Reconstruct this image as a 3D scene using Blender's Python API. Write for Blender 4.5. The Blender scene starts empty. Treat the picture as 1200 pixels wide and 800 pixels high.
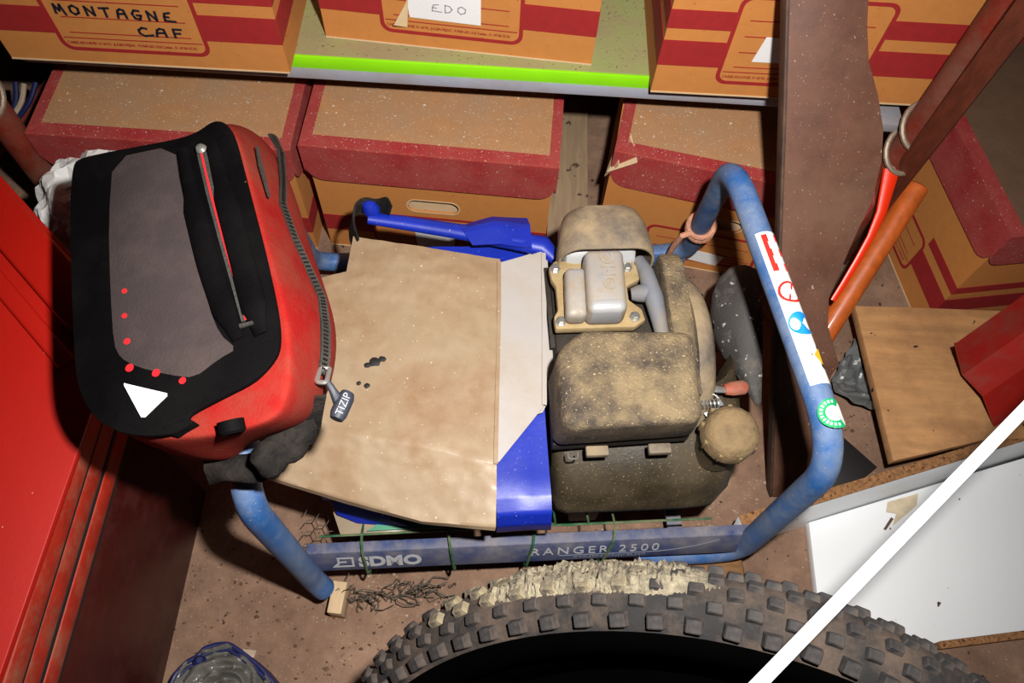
import bpy, bmesh, math, random
from mathutils import Vector, Matrix, noise
from math import radians, sin, cos, pi
random.seed(7)
SC = bpy.context.scene
COL = SC.collection

# ------------------------------------------------------------------ camera
FPX, CAM_H = 920.0, 1.2
CR = Vector((0.9983, 0.0424, 0.0386))
CF = Vector((0.0146, 0.4637, -0.8859)).normalized()
CR = (CR - CF * CR.dot(CF)).normalized()
CU = CR.cross(CF).normalized()
CP = Vector((0, 0, CAM_H))
cam_data = bpy.data.cameras.new('camera')
cam_data.sensor_width = 36.0
cam_data.sensor_fit = 'HORIZONTAL'
cam_data.lens = FPX / 1200.0 * 36.0
cam_data.clip_start = 0.02
cam = bpy.data.objects.new('camera', cam_data)
COL.objects.link(cam)
cam.matrix_world = Matrix(((CR.x, CU.x, -CF.x, CP.x), (CR.y, CU.y, -CF.y, CP.y), (CR.z, CU.z, -CF.z, CP.z), (0, 0, 0, 1)))
SC.camera = cam

# ------------------------------------------------------------------ world, flash, exposure
world = bpy.data.worlds.new('world')
SC.world = world
world.use_nodes = True
world.node_tree.nodes['Background'].inputs[0].default_value = (0.9, 0.85, 0.8, 1)
world.node_tree.nodes['Background'].inputs[1].default_value = 0.007
fl = bpy.data.lights.new('camera_flash', 'SPOT')
fl.energy = 86.0
fl.color = (1.0, 0.97, 0.93)
fl.spot_size = radians(118)
fl.spot_blend = 1.0
fl.shadow_soft_size = 0.016
flash = bpy.data.objects.new('camera_flash', fl)
COL.objects.link(flash)
flash.location = CP + CU * 0.1065 + CR * 0.103
tgt = CP + CF * 1.0 + CU * 0.03
flash.rotation_euler = (tgt - flash.location).to_track_quat('-Z', 'Y').to_euler()
SC.view_settings.view_transform = 'Standard'
SC.view_settings.look = 'None'
SC.view_settings.gamma = 1.0
SC.view_settings.use_curve_mapping = False
SC.view_settings.exposure = 0.0

# ------------------------------------------------------------------ placing helpers
def ray(px, py):
    return (CR * ((px - 600) / FPX) - CU * ((py - 400) / FPX) + CF).normalized()
def at(px, py, z):
    """world point at height z on the line of sight of a photograph point"""
    r = ray(px, py)
    return CP + r * ((z - CAM_H) / r.z)
def onplane(px, py, p0, n):
    r = ray(px, py)
    return CP + r * ((Vector(p0) - CP).dot(n) / r.dot(n))

# ------------------------------------------------------------------ materials
def srgb(r, g, b):
    f = lambda c: (c / 255 / 12.92) if c / 255 <= 0.04045 else ((c / 255 + 0.055) / 1.055) ** 2.4
    return (f(r), f(g), f(b), 1.0)
def mat(name, base, rough=0.6, metal=0.0, vary=0.18, vscale=18, bump=0.15, bscale=140, dust=None, damt=0.5, dscale=9,
        specks=None, samt=0.7, sscale=260, stretch=None, coat=0.0, spec=0.5, sheen=0.0, up=False, dsoft=0.16, specks2=None):
    m = bpy.data.materials.new(name)
    m.use_nodes = True
    nt = m.node_tree; N = nt.nodes; Lk = nt.links
    b = N['Principled BSDF']
    b.inputs['Roughness'].default_value = rough
    b.inputs['Metallic'].default_value = metal
    b.inputs['Specular IOR Level'].default_value = spec
    b.inputs['Coat Weight'].default_value = coat
    b.inputs['Coat Roughness'].default_value = 0.15
    b.inputs['Sheen Weight'].default_value = sheen
    tc = N.new('ShaderNodeTexCoord')
    mp = N.new('ShaderNodeMapping')
    if stretch: mp.inputs['Scale'].default_value = stretch
    Lk.new(tc.outputs['Object'], mp.inputs['Vector'])
    def nz(scale, detail=5, rgh=0.6, src=None):
        t = N.new('ShaderNodeTexNoise')
        t.inputs['Scale'].default_value = scale
        t.inputs['Detail'].default_value = detail
        t.inputs['Roughness'].default_value = rgh
        Lk.new((src or mp).outputs['Vector'] if src is not tc else tc.outputs['Object'], t.inputs['Vector'])
        return t
    def ramp(src, a, c):
        r = N.new('ShaderNodeMapRange')
        r.inputs['From Min'].default_value = a
        r.inputs['From Max'].default_value = c
        Lk.new(src, r.inputs['Value'])
        return r.outputs['Result']
    def mix(fac, A, B):
        x = N.new('ShaderNodeMix'); x.data_type = 'RGBA'
        if fac is not None: Lk.new(fac, x.inputs['Factor'])
        for k, v in (('A', A), ('B', B)):
            s = [i for i in x.inputs if i.name == k and i.type == 'RGBA'][0]
            if isinstance(v, tuple): s.default_value = v
            else: Lk.new(v, s)
        return [o for o in x.outputs if o.type == 'RGBA'][0]
    n1 = nz(vscale)
    lo = tuple(c * (1 - vary) for c in base[:3]) + (1,)
    hi = tuple(min(1, c * (1 + vary)) for c in base[:3]) + (1,)
    colr = mix(ramp(n1.outputs['Fac'], 0.3, 0.7), lo, hi)
    if dust:
        n2 = nz(dscale, 9, 0.68, tc)
        t = 0.72 - 0.44 * damt
        f = ramp(n2.outputs['Fac'], t - dsoft, t + dsoft)
        if up:
            g = N.new('ShaderNodeNewGeometry'); sx = N.new('ShaderNodeSeparateXYZ')
            Lk.new(g.outputs['Normal'], sx.inputs[0])
            u = ramp(sx.outputs['Z'], -0.9, 0.6)
            mm = N.new('ShaderNodeMath'); mm.operation = 'MULTIPLY'
            Lk.new(f, mm.inputs[0]); Lk.new(u, mm.inputs[1]); f = mm.outputs[0]
        colr = mix(f, colr, dust)
        rr = N.new('ShaderNodeMapRange')
        rr.inputs['To Min'].default_value = rough; rr.inputs['To Max'].default_value = max(rough, 0.9)
        Lk.new(f, rr.inputs['Value']); Lk.new(rr.outputs['Result'], b.inputs['Roughness'])
        if metal:
            m2 = N.new('ShaderNodeMapRange')
            m2.inputs['To Min'].default_value = metal; m2.inputs['To Max'].default_value = 0
            Lk.new(f, m2.inputs['Value']); Lk.new(m2.outputs['Result'], b.inputs['Metallic'])
    if specks:
        n3 = nz(sscale, 2, 0.5, tc)
        colr = mix(ramp(n3.outputs['Fac'], samt, samt + 0.03), colr, specks)
    if specks2:
        n5 = nz(specks2[1], 1, 0.5, tc)
        colr = mix(ramp(n5.outputs['Fac'], specks2[2], specks2[2] + 0.03), colr, specks2[0])
    Lk.new(colr, b.inputs['Base Color'])
    if bump:
        n4 = nz(bscale, 4, 0.6)
        bp = N.new('ShaderNodeBump')
        bp.inputs['Strength'].default_value = bump
        bp.inputs['Distance'].default_value = 0.004
        Lk.new(n4.outputs['Fac'], bp.inputs['Height'])
        Lk.new(bp.outputs['Normal'], b.inputs['Normal'])
    return m
def flat(name, base, rough=0.6, metal=0.0):
    return mat(name, base, rough, metal, vary=0.04, bump=0)

SAND = srgb(176, 150, 112)
M = {}
M['floor'] = mat('dusty_floor', srgb(140, 110, 90), 0.95, vary=0.22, vscale=26, bump=0.5, bscale=90, dust=srgb(106, 80, 64), damt=0.42, dscale=11, specks=srgb(58, 40, 32), samt=0.69, sscale=75, specks2=(srgb(176,152,132), 300, 0.71))
M['wall'] = mat('dark_wall', srgb(70, 58, 50), 0.95, bump=0.3)
M['card'] = mat('cardboard', srgb(190, 122, 58), 0.85, vary=0.05, vscale=60, bump=0.1, bscale=300, specks=srgb(140, 88, 46), samt=0.7, sscale=170)
M['cardtop'] = mat('dusty_cardboard', srgb(172, 122, 78), 0.9, vary=0.09, vscale=40, bump=0.1, bscale=300, dust=srgb(160, 126, 96), damt=0.5, dscale=7, specks=srgb(205, 190, 172), samt=0.7, sscale=120, specks2=(srgb(206,190,170), 420, 0.70))
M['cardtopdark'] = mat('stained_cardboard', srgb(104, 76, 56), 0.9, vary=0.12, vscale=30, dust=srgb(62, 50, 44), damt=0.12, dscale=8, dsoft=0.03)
M['cardin'] = mat('cardboard_inside', srgb(150, 95, 50), 0.9, vary=0.1)
M['cardedge'] = mat('torn_cardboard_edge', srgb(205, 178, 140), 0.9, vary=0.1)
M['redprint'] = mat('red_print', srgb(150, 28, 28), 0.75, vary=0.1, vscale=60, bump=0.05)
M['redlid'] = mat('dusty_red_lid', srgb(150, 34, 36), 0.8, vary=0.12, vscale=40, bump=0.08, dust=srgb(158, 70, 62), damt=0.42, dscale=12, specks=srgb(190, 150, 140), samt=0.7, sscale=130, specks2=(srgb(196,160,150), 420, 0.70))
M['ink'] = flat('marker_ink', srgb(22, 26, 40), 0.6)
M['paper'] = mat('white_paper', srgb(226, 224, 224), 0.8, vary=0.03, bump=0.05)
M['pencil'] = flat('grey_pencil', srgb(150, 150, 156), 0.8)
M['shelfgreen'] = mat('dusty_green_shelf', srgb(148, 160, 92), 0.8, vary=0.1, dust=srgb(146, 132, 96), damt=0.62, dscale=9, specks=srgb(70, 60, 45), samt=0.72, sscale=60, specks2=(srgb(90,80,56), 260, 0.70))
M['green'] = mat('bright_green_edge', srgb(140, 224, 12), 0.5, vary=0.05, bump=0.05)
M['shelfgrey'] = mat('grey_blue_edge', srgb(150, 152, 164), 0.5, vary=0.06, dust=srgb(130, 118, 108), damt=0.25)
M['redpost'] = mat('red_brown_tube', srgb(118, 38, 22), 0.55, vary=0.22, vscale=30, dust=srgb(104, 74, 58), damt=0.3, dscale=14)
M['wire'] = mat('dull_wire', srgb(140, 122, 104), 0.5, 0.4, vary=0.15)
M['redwood'] = mat('red_brown_wood', srgb(92, 40, 22), 0.6, vary=0.3, vscale=14, stretch=(8, 8, 0.6), bump=0.2)
M['orangewood'] = mat('orange_varnished_handle', srgb(192, 92, 34), 0.45, vary=0.2, vscale=14, stretch=(6, 6, 0.8), bump=0.1, coat=0.2)
M['brightred'] = mat('bright_red_plastic', srgb(232, 48, 14), 0.35, vary=0.05, bump=0.03)
M['cabred'] = mat('bright_red_lacquer', srgb(162, 18, 6), 0.45, vary=0.06, vscale=6, bump=0.04, specks=srgb(240, 190, 150), samt=0.78, sscale=90)
M['cabrib'] = mat('scuffed_red_edge', srgb(158, 36, 18), 0.55, vary=0.2, vscale=30, bump=0.1, dust=srgb(140, 90, 66), damt=0.2, dscale=22)
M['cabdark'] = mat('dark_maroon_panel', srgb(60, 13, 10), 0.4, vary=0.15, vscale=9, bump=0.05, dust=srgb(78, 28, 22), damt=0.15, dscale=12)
M['plank'] = mat('brown_plank', srgb(92, 57, 42), 0.65, vary=0.22, vscale=10, stretch=(3, 3, 3), bump=0.12, dust=srgb(112, 80, 62), damt=0.36, dscale=7, specks=srgb(180, 150, 130), samt=0.75, sscale=110, specks2=(srgb(160,128,106), 420, 0.73))
M['plankedge'] = mat('dark_plank_edge', srgb(66, 46, 36), 0.7, vary=0.3, vscale=40, dust=srgb(110, 84, 62), damt=0.2, dscale=16)
M['lightwood'] = mat('light_pine_board', srgb(184, 136, 88), 0.7, vary=0.2, vscale=6, stretch=(1.2, 10, 6), bump=0.15, dust=srgb(140, 98, 62), damt=0.3, dscale=10, specks=srgb(52, 40, 32), samt=0.7, sscale=55)
M['oldwood'] = mat('old_grey_wood', srgb(150, 126, 98), 0.8, vary=0.2, vscale=12, stretch=(8, 1, 8), bump=0.2, specks=srgb(80, 62, 48), samt=0.68, sscale=40)
M['palewood'] = mat('pale_wood', srgb(196, 168, 132), 0.8, vary=0.15, vscale=14, stretch=(8, 1, 8), bump=0.1)
M['rollwood'] = mat('ridged_brown_wood', srgb(128, 90, 52), 0.75, vary=0.4, vscale=9, stretch=(1.5, 12, 22), bump=0.5, bscale=30)
M['chip'] = mat('chipboard', srgb(142, 100, 62), 0.9, vary=0.45, vscale=160, bump=0.6, bscale=220, specks=srgb(80, 46, 24), samt=0.62, sscale=170)
M['melamine'] = mat('white_melamine', srgb(236, 238, 240), 0.4, vary=0.02, vscale=5, bump=0.02, specks=srgb(80, 66, 58), samt=0.755, sscale=75)
M['melstain'] = mat('brown_stain', srgb(205, 188, 160), 0.6, vary=0.15, vscale=50)
M['whiteplastic'] = mat('white_plastic_strip', srgb(236, 236, 240), 0.4, vary=0.02, bump=0)
M['rubber'] = mat('black_rubber', (0.0007, 0.0007, 0.0007, 1), 0.95, vary=0.2, bump=0.1, spec=0.0)
M['knob'] = mat('dusty_rubber_knob', srgb(27, 25, 26), 0.8, vary=0.3, vscale=60, bump=0.25, dust=srgb(82, 69, 59), damt=0.3, dscale=22)
M['knobmud'] = mat('muddy_rubber_knob', srgb(66, 58, 50), 0.95, vary=0.2, vscale=60, bump=0.6, bscale=200, dust=srgb(126, 114, 90), damt=0.55, dscale=34, dsoft=0.1)
M['mud'] = mat('dried_pale_mud', srgb(124, 115, 95), 0.95, vary=0.3, vscale=70, bump=0.8, bscale=160, dust=srgb(62, 55, 46), damt=0.36, dscale=38, dsoft=0.1)
M['casing'] = mat('tyre_tread_casing', srgb(20, 18, 18), 0.9, vary=0.3, vscale=40, bump=0.3, dust=srgb(84, 68, 56), damt=0.3, dscale=16)
M['blue'] = mat('blue_painted_tube', srgb(44, 92, 152), 0.42, vary=0.14, vscale=20, bump=0.06, dust=srgb(118, 130, 148), damt=0.42, dscale=16, specks=srgb(170, 160, 150), samt=0.76, sscale=120, specks2=(srgb(150,150,156), 420, 0.72))
M['bluedust'] = mat('dusty_blue_bar', srgb(36, 58, 106), 0.5, vary=0.12, vscale=30, bump=0.08, dust=srgb(136, 128, 124), damt=0.45, dscale=14, up=True)
M['railprint'] = flat('grey_white_print', srgb(176, 176, 178), 0.7)
M['railprintdim'] = flat('dim_print', srgb(112, 118, 132), 0.7)
M['stickwhite'] = flat('white_sticker', srgb(238, 238, 236), 0.45)
M['stickred'] = flat('red_sticker_print', srgb(214, 44, 34), 0.45)
M['stickblue'] = flat('blue_sticker_print', srgb(30, 140, 214), 0.45)
M['stickyel'] = flat('yellow_sticker_print', srgb(232, 176, 40), 0.45)
M['stickblk'] = flat('black_sticker_print', srgb(30, 28, 26), 0.45)
M['stickgreen'] = flat('green_sticker_print', srgb(20, 160, 96), 0.45)
M['sandplastic'] = mat('sand_covered_plastic', srgb(72, 62, 54), 0.75, vary=0.3, vscale=40, bump=0.8, bscale=300, dust=srgb(140, 121, 90), damt=0.48, dscale=15, dsoft=0.1, up=True, specks=srgb(186, 164, 124), samt=0.66, sscale=320)
M['sandhood'] = mat('sand_covered_hood', srgb(96, 86, 78), 0.6, vary=0.2, vscale=20, bump=0.25, bscale=240, dust=srgb(154, 134, 104), damt=0.56, dscale=14, dsoft=0.12)
M['tank'] = mat('olive_black_tank', srgb(50, 42, 29), 0.5, vary=0.2, vscale=14, bump=0.15, bscale=200, dust=srgb(80, 67, 46), damt=0.42, dscale=9, specks=srgb(170, 150, 118), samt=0.74, sscale=170, specks2=(srgb(150,128,92), 480, 0.70))
M['capm'] = mat('sandy_cap', srgb(112, 94, 66), 0.8, vary=0.25, vscale=60, bump=0.5, bscale=200, dust=srgb(146, 120, 84), damt=0.45, dscale=40)
M['alu'] = mat('dusty_aluminium', srgb(176, 174, 172), 0.34, 0.35, vary=0.08, bump=0.08, dust=srgb(146, 126, 98), damt=0.52, dscale=20, dsoft=0.14)
M['aluclean'] = mat('bare_aluminium', srgb(196, 196, 196), 0.3, 0.35, vary=0.06, bump=0.04)
M['flange'] = mat('sandy_flange', srgb(150, 124, 82), 0.8, vary=0.2, vscale=40, bump=0.3, bscale=240, dust=srgb(170, 150, 112), damt=0.5, dscale=22)
M['steel'] = mat('plain_steel', srgb(186, 184, 178), 0.35, 0.8, vary=0.1, bump=0)
M['greyrub'] = mat('grey_rubber', srgb(112, 114, 122), 0.7, vary=0.12, bump=0.1, dust=srgb(140, 124, 100), damt=0.3, dscale=22)
M['block'] = mat('dark_engine_metal', srgb(48, 42, 36), 0.7, 0.2, vary=0.3, bump=0.3)
M['leverred'] = mat('red_brown_grip', srgb(160, 70, 50), 0.55, vary=0.15, dust=srgb(150, 110, 88), damt=0.4, dscale=40)
M['greenwire'] = mat('green_coated_wire', srgb(28, 84, 52), 0.5, vary=0.2, vscale=60, bump=0, dust=srgb(120, 118, 84), damt=0.35, dscale=30)
M['cwire'] = mat('grey_wire', srgb(96, 88, 78), 0.6, 0.4, vary=0.2, bump=0)
M['bag_red'] = mat('red_fabric', srgb(140, 22, 20), 0.8, vary=0.14, vscale=14, bump=0.25, bscale=420, dust=srgb(128, 62, 48), damt=0.42, dscale=10, spec=0.1)
M['bag_black'] = mat('black_fabric', srgb(7, 6, 7), 0.7, vary=0.2, vscale=20, bump=0.15, bscale=420, specks=srgb(110, 80, 60), samt=0.78, sscale=90, dust=srgb(18, 16, 16), damt=0.3, dscale=9, spec=0.06)
M['bag_grey'] = mat('dark_grey_brown_fabric', srgb(54, 43, 43), 0.85, vary=0.12, vscale=18, bump=0.25, bscale=420, dust=srgb(74, 60, 54), damt=0.3, dscale=9)
M['zip'] = mat('dusty_black_zip', srgb(52, 50, 46), 0.7, vary=0.25, vscale=60, bump=0.4, bscale=300)
M['strap'] = mat('black_webbing', srgb(24, 22, 21), 0.8, vary=0.3, vscale=40, bump=0.5, bscale=240, dust=srgb(56, 49, 43), damt=0.3, dscale=20, spec=0.15)
M['reflect'] = flat('white_reflective', (0.95, 0.95, 0.95, 1), 0.35)
M['reddot'] = flat('red_dots', srgb(236, 36, 42), 0.5)
M['folder'] = mat('dusty_clear_plastic', srgb(164, 143, 116), 0.42, vary=0.12, vscale=9, bump=0.12, bscale=26, dust=srgb(128, 92, 58), damt=0.36, dscale=8, dsoft=0.2, specks=srgb(204, 194, 180), samt=0.76, sscale=70, coat=0.25, specks2=(srgb(214,204,190), 330, 0.755))
M['whitesheet'] = mat('soiled_white_sheet', srgb(172, 166, 162), 0.6, vary=0.05, vscale=8, bump=0.1, bscale=18, dust=srgb(164, 150, 132), damt=0.32, dscale=9)
M['tarp'] = mat('royal_blue_tarpaulin', srgb(20, 42, 158), 0.4, vary=0.12, vscale=12, bump=0.12, bscale=26, specks=srgb(150, 150, 170), samt=0.745, sscale=120, specks2=(srgb(120,126,170), 420, 0.745))
M['pad'] = mat('dusty_black_shell', srgb(66, 63, 60), 0.7, vary=0.2, vscale=16, bump=0.25, dust=srgb(104, 98, 92), damt=0.3, dscale=26, dsoft=0.08, specks=srgb(180, 174, 166), samt=0.68, sscale=110)
M['crumple'] = mat('white_plastic_film', srgb(206, 204, 202), 0.35, vary=0.06, bump=0.1, bscale=40)
M['greyfilm'] = mat('grey_plastic_film', srgb(98, 100, 100), 0.3, vary=0.18, vscale=30, bump=0.15, bscale=60)
M['greypack'] = mat('grey_glossy_film', srgb(98, 96, 90), 0.25, vary=0.2, vscale=24, bump=0.1, bscale=40)
M['navy'] = mat('navy_blue_band', srgb(22, 28, 78), 0.5, vary=0.15, bump=0.1)
M['redprofile'] = mat('dark_red_sheet_metal', srgb(146, 26, 18), 0.42, vary=0.12, vscale=12, bump=0.05, dust=srgb(104, 60, 46), damt=0.22, dscale=10)
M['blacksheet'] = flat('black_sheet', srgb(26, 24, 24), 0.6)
M['brownfill'] = mat('brown_dirt', srgb(128, 108, 92), 0.9)
M['pouch'] = mat('clear_dusty_pouch', srgb(150, 134, 112), 0.3, vary=0.15, bump=0.1, bscale=40)
M['pouchgreen'] = mat('green_print', srgb(12, 122, 84), 0.4, vary=0.08, bump=0)
M['rope'] = mat('pale_pink_rope', srgb(198, 140, 112), 0.9, vary=0.25, vscale=90, bump=0.5, bscale=300)
M['cableblue'] = flat('blue_cable', srgb(16, 26, 74), 0.5)
M['crumb'] = mat('debris', srgb(94, 70, 54), 0.95, vary=0.5, vscale=30)
M['crumblight'] = mat('pale_debris', srgb(170, 150, 128), 0.9, vary=0.3, vscale=30)

# ------------------------------------------------------------------ object helpers
OFF = {}
def finish(o, smooth=35):
    me = o.data
    if smooth:
        me.shade_smooth()
        me.set_sharp_from_angle(angle=radians(smooth))
def tag(o, label=None, cat=None, group=None, kind=None):
    if label: o['label'] = label
    if cat: o['category'] = cat
    if group: o['group'] = group
    if kind: o['kind'] = kind
    return o
def obj(name, bm, m, parent=None, smooth=35, label=None, local=False):
    """link a bmesh as one mesh object; world-space geometry unless local=True"""
    if isinstance(m, str): m = M[m]
    off = Vector((0, 0, 0))
    if parent is None and not local:
        xs = [v.co for v in bm.verts]
        off = Vector(((min(c.x for c in xs) + max(c.x for c in xs)) / 2, (min(c.y for c in xs) + max(c.y for c in xs)) / 2, min(c.z for c in xs)))
    elif parent is not None and not local:
        off = OFF.get(parent, Vector((0, 0, 0)))
    if off.length > 0:
        bmesh.ops.translate(bm, vec=-off, verts=bm.verts)
    bmesh.ops.recalc_face_normals(bm, faces=bm.faces)
    me = bpy.data.meshes.new(name)
    bm.to_mesh(me); bm.free()
    me.materials.append(m)
    o = bpy.data.objects.new(name, me)
    COL.objects.link(o)
    if parent is not None:
        o.parent = parent
        OFF[o] = off
    else:
        o.location = off
        OFF[o] = off
    finish(o, smooth)
    if label: o['label'] = label
    return o
def thing(name, label, cat, loc, rotz=0, group=None):
    o = bpy.data.objects.new(name, None)
    o.empty_display_size = 0.05
    COL.objects.link(o)
    o.location = loc; o.rotation_euler = (0, 0, rotz)
    OFF[o] = Vector(loc) if rotz == 0 else Vector((0, 0, 0))
    return tag(o, label, cat, group)
def dup(o, name=None, parent=None, mtx=None):
    c = o.copy(); COL.objects.link(c)
    if parent is not None: c.parent = parent
    if mtx is not None: c.matrix_local = mtx
    return c
def bevel(bm, w, seg=2, ang=28):
    bmesh.ops.recalc_face_normals(bm, faces=bm.faces)
    bm.normal_update()
    es = [e for e in bm.edges if len(e.link_faces) == 2 and e.calc_face_angle(0) > radians(ang)]
    if es:
        bmesh.ops.bevel(bm, geom=es, offset=w, segments=seg, profile=0.5, affect='EDGES', clamp_overlap=True)
    return bm
def box(lo, hi, bev=0, bm=None, seg=2):
    b = bmesh.new()
    r = bmesh.ops.create_cube(b, size=1)
    lo = Vector(lo); hi = Vector(hi)
    for v in b.verts:
        v.co = Vector([lo[i] + (v.co[i] + 0.5) * (hi[i] - lo[i]) for i in range(3)])
    if bev: bevel(b, bev, seg)
    return join(bm, b)
def join(bm, b):
    if bm is None: return b
    me = bpy.data.meshes.new('tmp'); b.to_mesh(me); b.free()
    bm.from_mesh(me); bpy.data.meshes.remove(me)
    return bm
def poly(pts, vec, bev=0, bm=None, seg=2, ang=28):
    """extrude a 3D polygon along vec"""
    b = bmesh.new()
    vs = [b.verts.new(p) for p in pts]
    f = b.faces.new(vs)
    vec = Vector(vec)
    f.normal_update()
    r = bmesh.ops.extrude_face_region(b, geom=[f])
    bmesh.ops.translate(b, vec=vec, verts=[g for g in r['geom'] if isinstance(g, bmesh.types.BMVert)])
    bmesh.ops.recalc_face_normals(b, faces=b.faces)
    if bev: bevel(b, bev, seg, ang)
    return join(bm, b)
def plate(outer, holes, fn, vec, bm=None):
    """2D outline with holes mapped by fn to 3D, extruded along vec"""
    b = bmesh.new(); es = []
    for loop in [outer] + holes:
        vs = [b.verts.new(fn(*p)) for p in loop]
        es += [b.edges.new((vs[i], vs[(i + 1) % len(vs)])) for i in range(len(vs))]
    r = bmesh.ops.triangle_fill(b, use_beauty=True, use_dissolve=False, edges=es)
    fs = [f for f in b.faces]
    r = bmesh.ops.extrude_face_region(b, geom=fs)
    bmesh.ops.translate(b, vec=Vector(vec), verts=[g for g in r['geom'] if isinstance(g, bmesh.types.BMVert)])
    return join(bm, b)
def fillet(pts, rad, n=8):
    """round the corners of a polyline with arcs"""
    pts = [Vector(p) for p in pts]
    rads = rad if isinstance(rad, (list, tuple)) else [rad] * len(pts)
    out = [pts[0]]
    for i in range(1, len(pts) - 1):
        a = (pts[i - 1] - pts[i]); c = (pts[i + 1] - pts[i])
        d = min(rads[i], a.length * 0.49, c.length * 0.49)
        p0 = pts[i] + a.normalized() * d; p2 = pts[i] + c.normalized() * d
        for k in range(n + 1):
            t = k / n
            out.append(p0 * (1 - t) ** 2 + pts[i] * 2 * t * (1 - t) + p2 * t * t)
    out.append(pts[-1])
    return out
def tube(path, r, n=12, bm=None, closed=False, flatk=1.0, upv=None, rads=None):
    b = bmesh.new()
    path = [Vector(p) for p in path]
    k = len(path); rings = []
    t0 = (path[1] - path[0]).normalized()
    ref = Vector(upv) if upv else (Vector((0, 0, 1)) if abs(t0.z) < 0.9 else Vector((0, 1, 0)))
    nrm = (ref - t0 * ref.dot(t0)).normalized()
    for i in range(k):
        if closed: t = (path[(i + 1) % k] - path[i - 1]).normalized()
        else: t = (path[min(i + 1, k - 1)] - path[max(i - 1, 0)]).normalized()
        nrm = (nrm - t * nrm.dot(t)).normalized()
        bi = t.cross(nrm)
        rr = rads[i] if rads else r
        rings.append([b.verts.new(path[i] + nrm * (rr * flatk * cos(2 * pi * j / n)) + bi * (rr * sin(2 * pi * j / n))) for j in range(n)])
    for i in range(k - (0 if closed else 1)):
        A = rings[i]; B = rings[(i + 1) % k]
        for j in range(n):
            b.faces.new((A[j], A[(j + 1) % n], B[(j + 1) % n], B[j]))
    if not closed:
        b.faces.new(rings[0][::-1]); b.faces.new(rings[-1])
    return join(bm, b)
def lathe(prof, base, axis=(0, 0, 1), n=24, bm=None):
    """prof: (radius, height) list from base along axis"""
    b = bmesh.new()
    ax = Vector(axis).normalized(); q = Vector((0, 0, 1)).rotation_difference(ax)
    rings = []
    for r, h in prof:
        rings.append([b.verts.new(Vector(base) + q @ Vector((max(r, 1e-5) * cos(2 * pi * j / n), max(r, 1e-5) * sin(2 * pi * j / n), h))) for j in range(n)])
    for A, B in zip(rings, rings[1:]):
        for j in range(n):
            b.faces.new((A[j], A[(j + 1) % n], B[(j + 1) % n], B[j]))
    b.faces.new(rings[0][::-1]); b.faces.new(rings[-1])
    return join(bm, b)
def sheet(rows, nu=4, nv=4, disp=None, th=0.0, bm=None):
    """grid of control points -> finer bilinear sheet, optional displacement and thickness"""
    R_, C_ = len(rows), len(rows[0])
    rows = [[Vector(p) for p in r] for r in rows]
    b = bmesh.new(); g = []
    H, W = (R_ - 1) * nv + 1, (C_ - 1) * nu + 1
    for i in range(H):
        a, s = min(i // nv, R_ - 2), 0
        s = i / nv - a
        line = []
        for j in range(W):
            c = min(j // nu, C_ - 2); t = j / nu - c
            p = rows[a][c] * (1 - s) * (1 - t) + rows[a][c + 1] * (1 - s) * t + rows[a + 1][c] * s * (1 - t) + rows[a + 1][c + 1] * s * t
            if disp: p = p + disp(p, i / (H - 1), j / (W - 1))
            line.append(b.verts.new(p))
        g.append(line)
    for i in range(H - 1):
        for j in range(W - 1):
            b.faces.new((g[i][j], g[i][j + 1], g[i + 1][j + 1], g[i + 1][j]))
    if th:
        bmesh.ops.recalc_face_normals(b, faces=b.faces)
        bmesh.ops.solidify(b, geom=b.faces[:], thickness=th)
    return join(bm, b)
def ribbon(path, side, w, th=0.002, bm=None):
    """flat band along path; side = list of side vectors or one"""
    rows = []
    for i, p in enumerate(path):
        s = Vector(side[i] if isinstance(side, list) else side).normalized() * (w[i] if isinstance(w, list) else w) * 0.5
        rows.append([Vector(p) - s, Vector(p) + s])
    return sheet(rows, 2, 1, None, th, bm)
def text_bm(body, size, mtx, ext=0.0002, spacing=1.0, bold=0.0, align='LEFT'):
    cu = bpy.data.curves.new('txt', 'FONT')
    cu.body = body; cu.size = size; cu.extrude = ext; cu.space_character = spacing
    cu.align_x = align; cu.offset = bold
    cu.resolution_u = 3
    o = bpy.data.objects.new('txt', cu)
    COL.objects.link(o)
    dg = bpy.context.evaluated_depsgraph_get()
    me = bpy.data.meshes.new_from_object(o.evaluated_get(dg))
    b = bmesh.new(); b.from_mesh(me)
    bpy.data.objects.remove(o); bpy.data.curves.remove(cu); bpy.data.meshes.remove(me)
    b.transform(mtx)
    return b
def basis(o, x, y):
    x = Vector(x).normalized(); y = Vector(y); y = (y - x * y.dot(x)).normalized(); z = x.cross(y)
    return Matrix(((x.x, y.x, z.x, o[0]), (x.y, y.y, z.y, o[1]), (x.z, y.z, z.z, o[2]), (0, 0, 0, 1)))
def strokes(lines, mtx, r=0.0022, th=0.0003):
    """handwriting: polylines in a plane as flat marker strokes"""
    b = None
    for l in lines:
        for p, q in zip(l, l[1:]):
            p2, q2 = Vector((p[0], p[1], 0)), Vector((q[0], q[1], 0))
            d = (q2 - p2).normalized(); s = Vector((-d.y, d.x, 0)) * r
            a, c = p2 - d * r * 0.7, q2 + d * r * 0.7
            b = poly([mtx @ (a - s), mtx @ (c - s), mtx @ (c + s), mtx @ (a + s)], mtx.to_3x3() @ Vector((0, 0, th)), 0, b)
    return b
def nvec(p, s, k=1.0):
    return noise.noise_vector(Vector(p) * s) * k

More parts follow.
